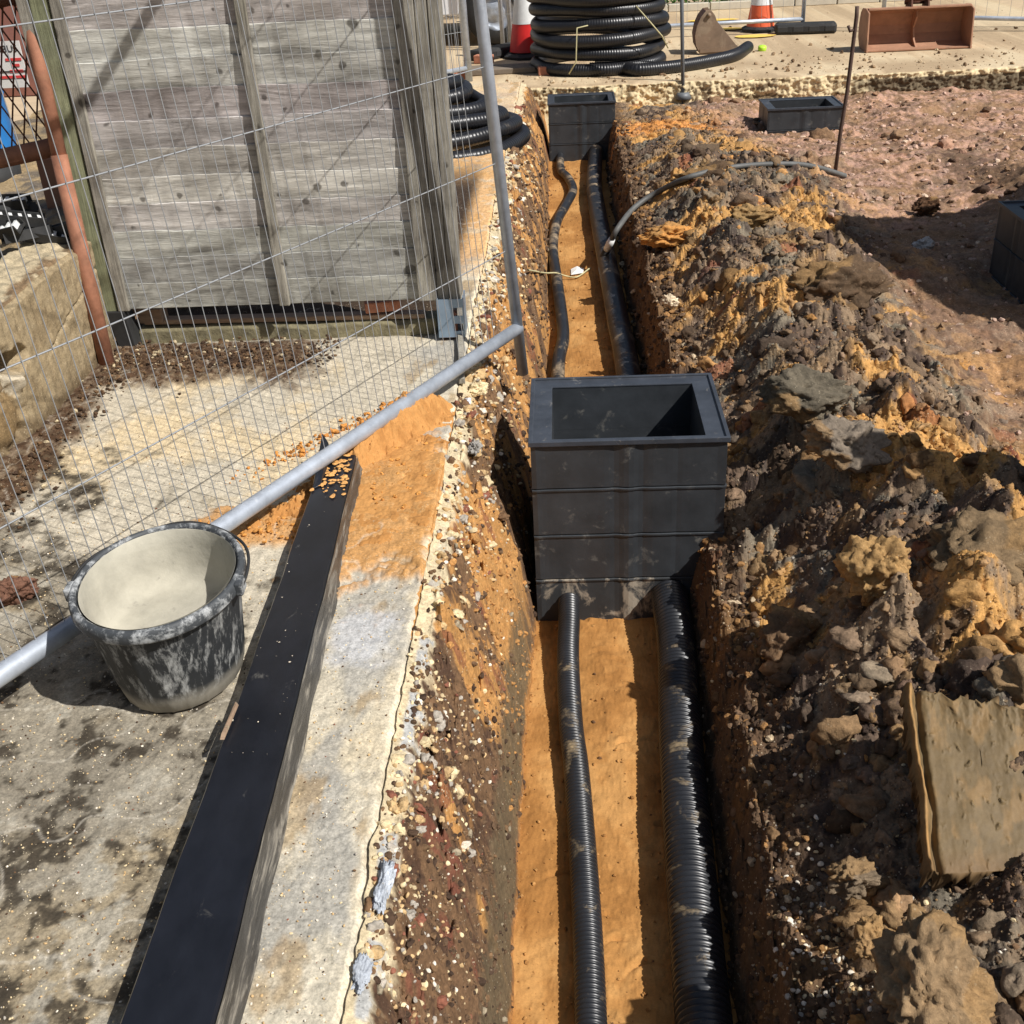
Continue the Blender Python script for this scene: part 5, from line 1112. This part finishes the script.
# hedge beyond the pavement
def hedge():
    n = 26000; x = rng.uniform(-1.0, 9.5, n); y = rng.uniform(15.62, 16.4, n); z = rng.uniform(-.13, .95, n)
    keep = (z < .55+.35*fbm(x*1.5, y*1.5, 210, 3)+.3) & ((np.abs(y-16.0) > .12) | (z > .5)); x, y, z = x[keep], y[keep], z[keep]; n = len(x)
    y = y-.08*fbm(x*3, z*4, 211, 3); c = np.stack([x, y, z], 1); a = rng.normal(0, 1, (n, 3)); a /= np.linalg.norm(a, axis=1)[:, None]; b = np.cross(a, rng.normal(0, 1, (n, 3))); b /= np.linalg.norm(b, axis=1)[:, None]
    s = rng.uniform(.02, .045, (n, 1)); V = np.stack([c-a*s, c+b*s*.5, c+a*s, c-b*s*.5], 1).reshape(-1, 3); Q = np.arange(4*n).reshape(-1, 4)
    t = empty('hedge', (4.2, 16.5, -.15), 'low green hedge along the far side of the pavement', 'hedge'); mesh_arr('foliage', V, Q, M['leaf'], t)
    mb = MB()
    for k in range(34): xx = -.8+k*.3; mb.tube([(xx, 16.0, -.15), (xx+.05, 15.98, .2), (xx-.03, 16.02, .6)], [.018, .014, .005], 6)
    mb.build('stems', M['bark'] if 'bark' in M else M['plank'], t)
hedge()
mb = MB()
for k in range(22): mb.box((-1.0+k*.52, 15.54, -.105), (.505, .10, .09))
tag(mb.build('kerb_edging', plain('kerb_stone', srgb(190, 182, 165), .9, 0, .15, 8), bevel=.008), kind='structure')
# ================================================================== LIGHT AND CAMERA
AZ = math.radians(30); EL = math.radians(48)
sun_dir = Vector((math.cos(AZ)*math.cos(EL), -math.sin(AZ)*math.cos(EL), math.sin(EL)))
sd = bpy.data.lights.new('sun', 'SUN'); sd.energy = 5.0; sd.angle = math.radians(.53); sd.color = (1, .97, .925)
so = bpy.data.objects.new('sun', sd); so.rotation_euler = sun_dir.to_track_quat('Z', 'Y').to_euler(); so.location = (3, -3, 8); COL.objects.link(so)
w = bpy.data.worlds.new('World'); SC.world = w; w.use_nodes = True; nt = w.node_tree
sk = nt.nodes.new('ShaderNodeTexSky'); sk.sky_type = 'NISHITA'; sk.sun_disc = False; sk.sun_elevation = EL
sk.sun_rotation = math.atan2(sun_dir.x, sun_dir.y); sk.air_density = 1.2; sk.dust_density = 2.0
bg = nt.nodes['Background']; bg.inputs['Strength'].default_value = .058; nt.links.new(sk.outputs[0], bg.inputs['Color'])
cd = bpy.data.cameras.new('camera'); cd.sensor_width = 36; cd.lens = F/1024*36; cd.clip_end = 500; cd.clip_start = .05
co = bpy.data.objects.new('camera', cd); COL.objects.link(co); SC.camera = co
# camera axes in world coordinates, from the directions measured in the photograph
def towld(v): return Vector((float(np.dot(v, RT)), float(np.dot(v, FW)), -float(np.dot(v, DN))))
xa = towld(np.array((1., 0, 0))); ya = towld(np.array((0, -1., 0))); za = towld(np.array((0, 0, -1.)))
co.matrix_world = Matrix(((xa.x, ya.x, za.x, 0), (xa.y, ya.y, za.y, 0), (xa.z, ya.z, za.z, CH), (0, 0, 0, 1)))
SC.render.engine = 'CYCLES'; SC.cycles.samples = 96
SC.render.resolution_x = SC.render.resolution_y = 1024
SC.view_settings.view_transform = 'Standard'; SC.view_settings.look = 'None'; SC.view_settings.exposure = .18; SC.view_settings.gamma = 1
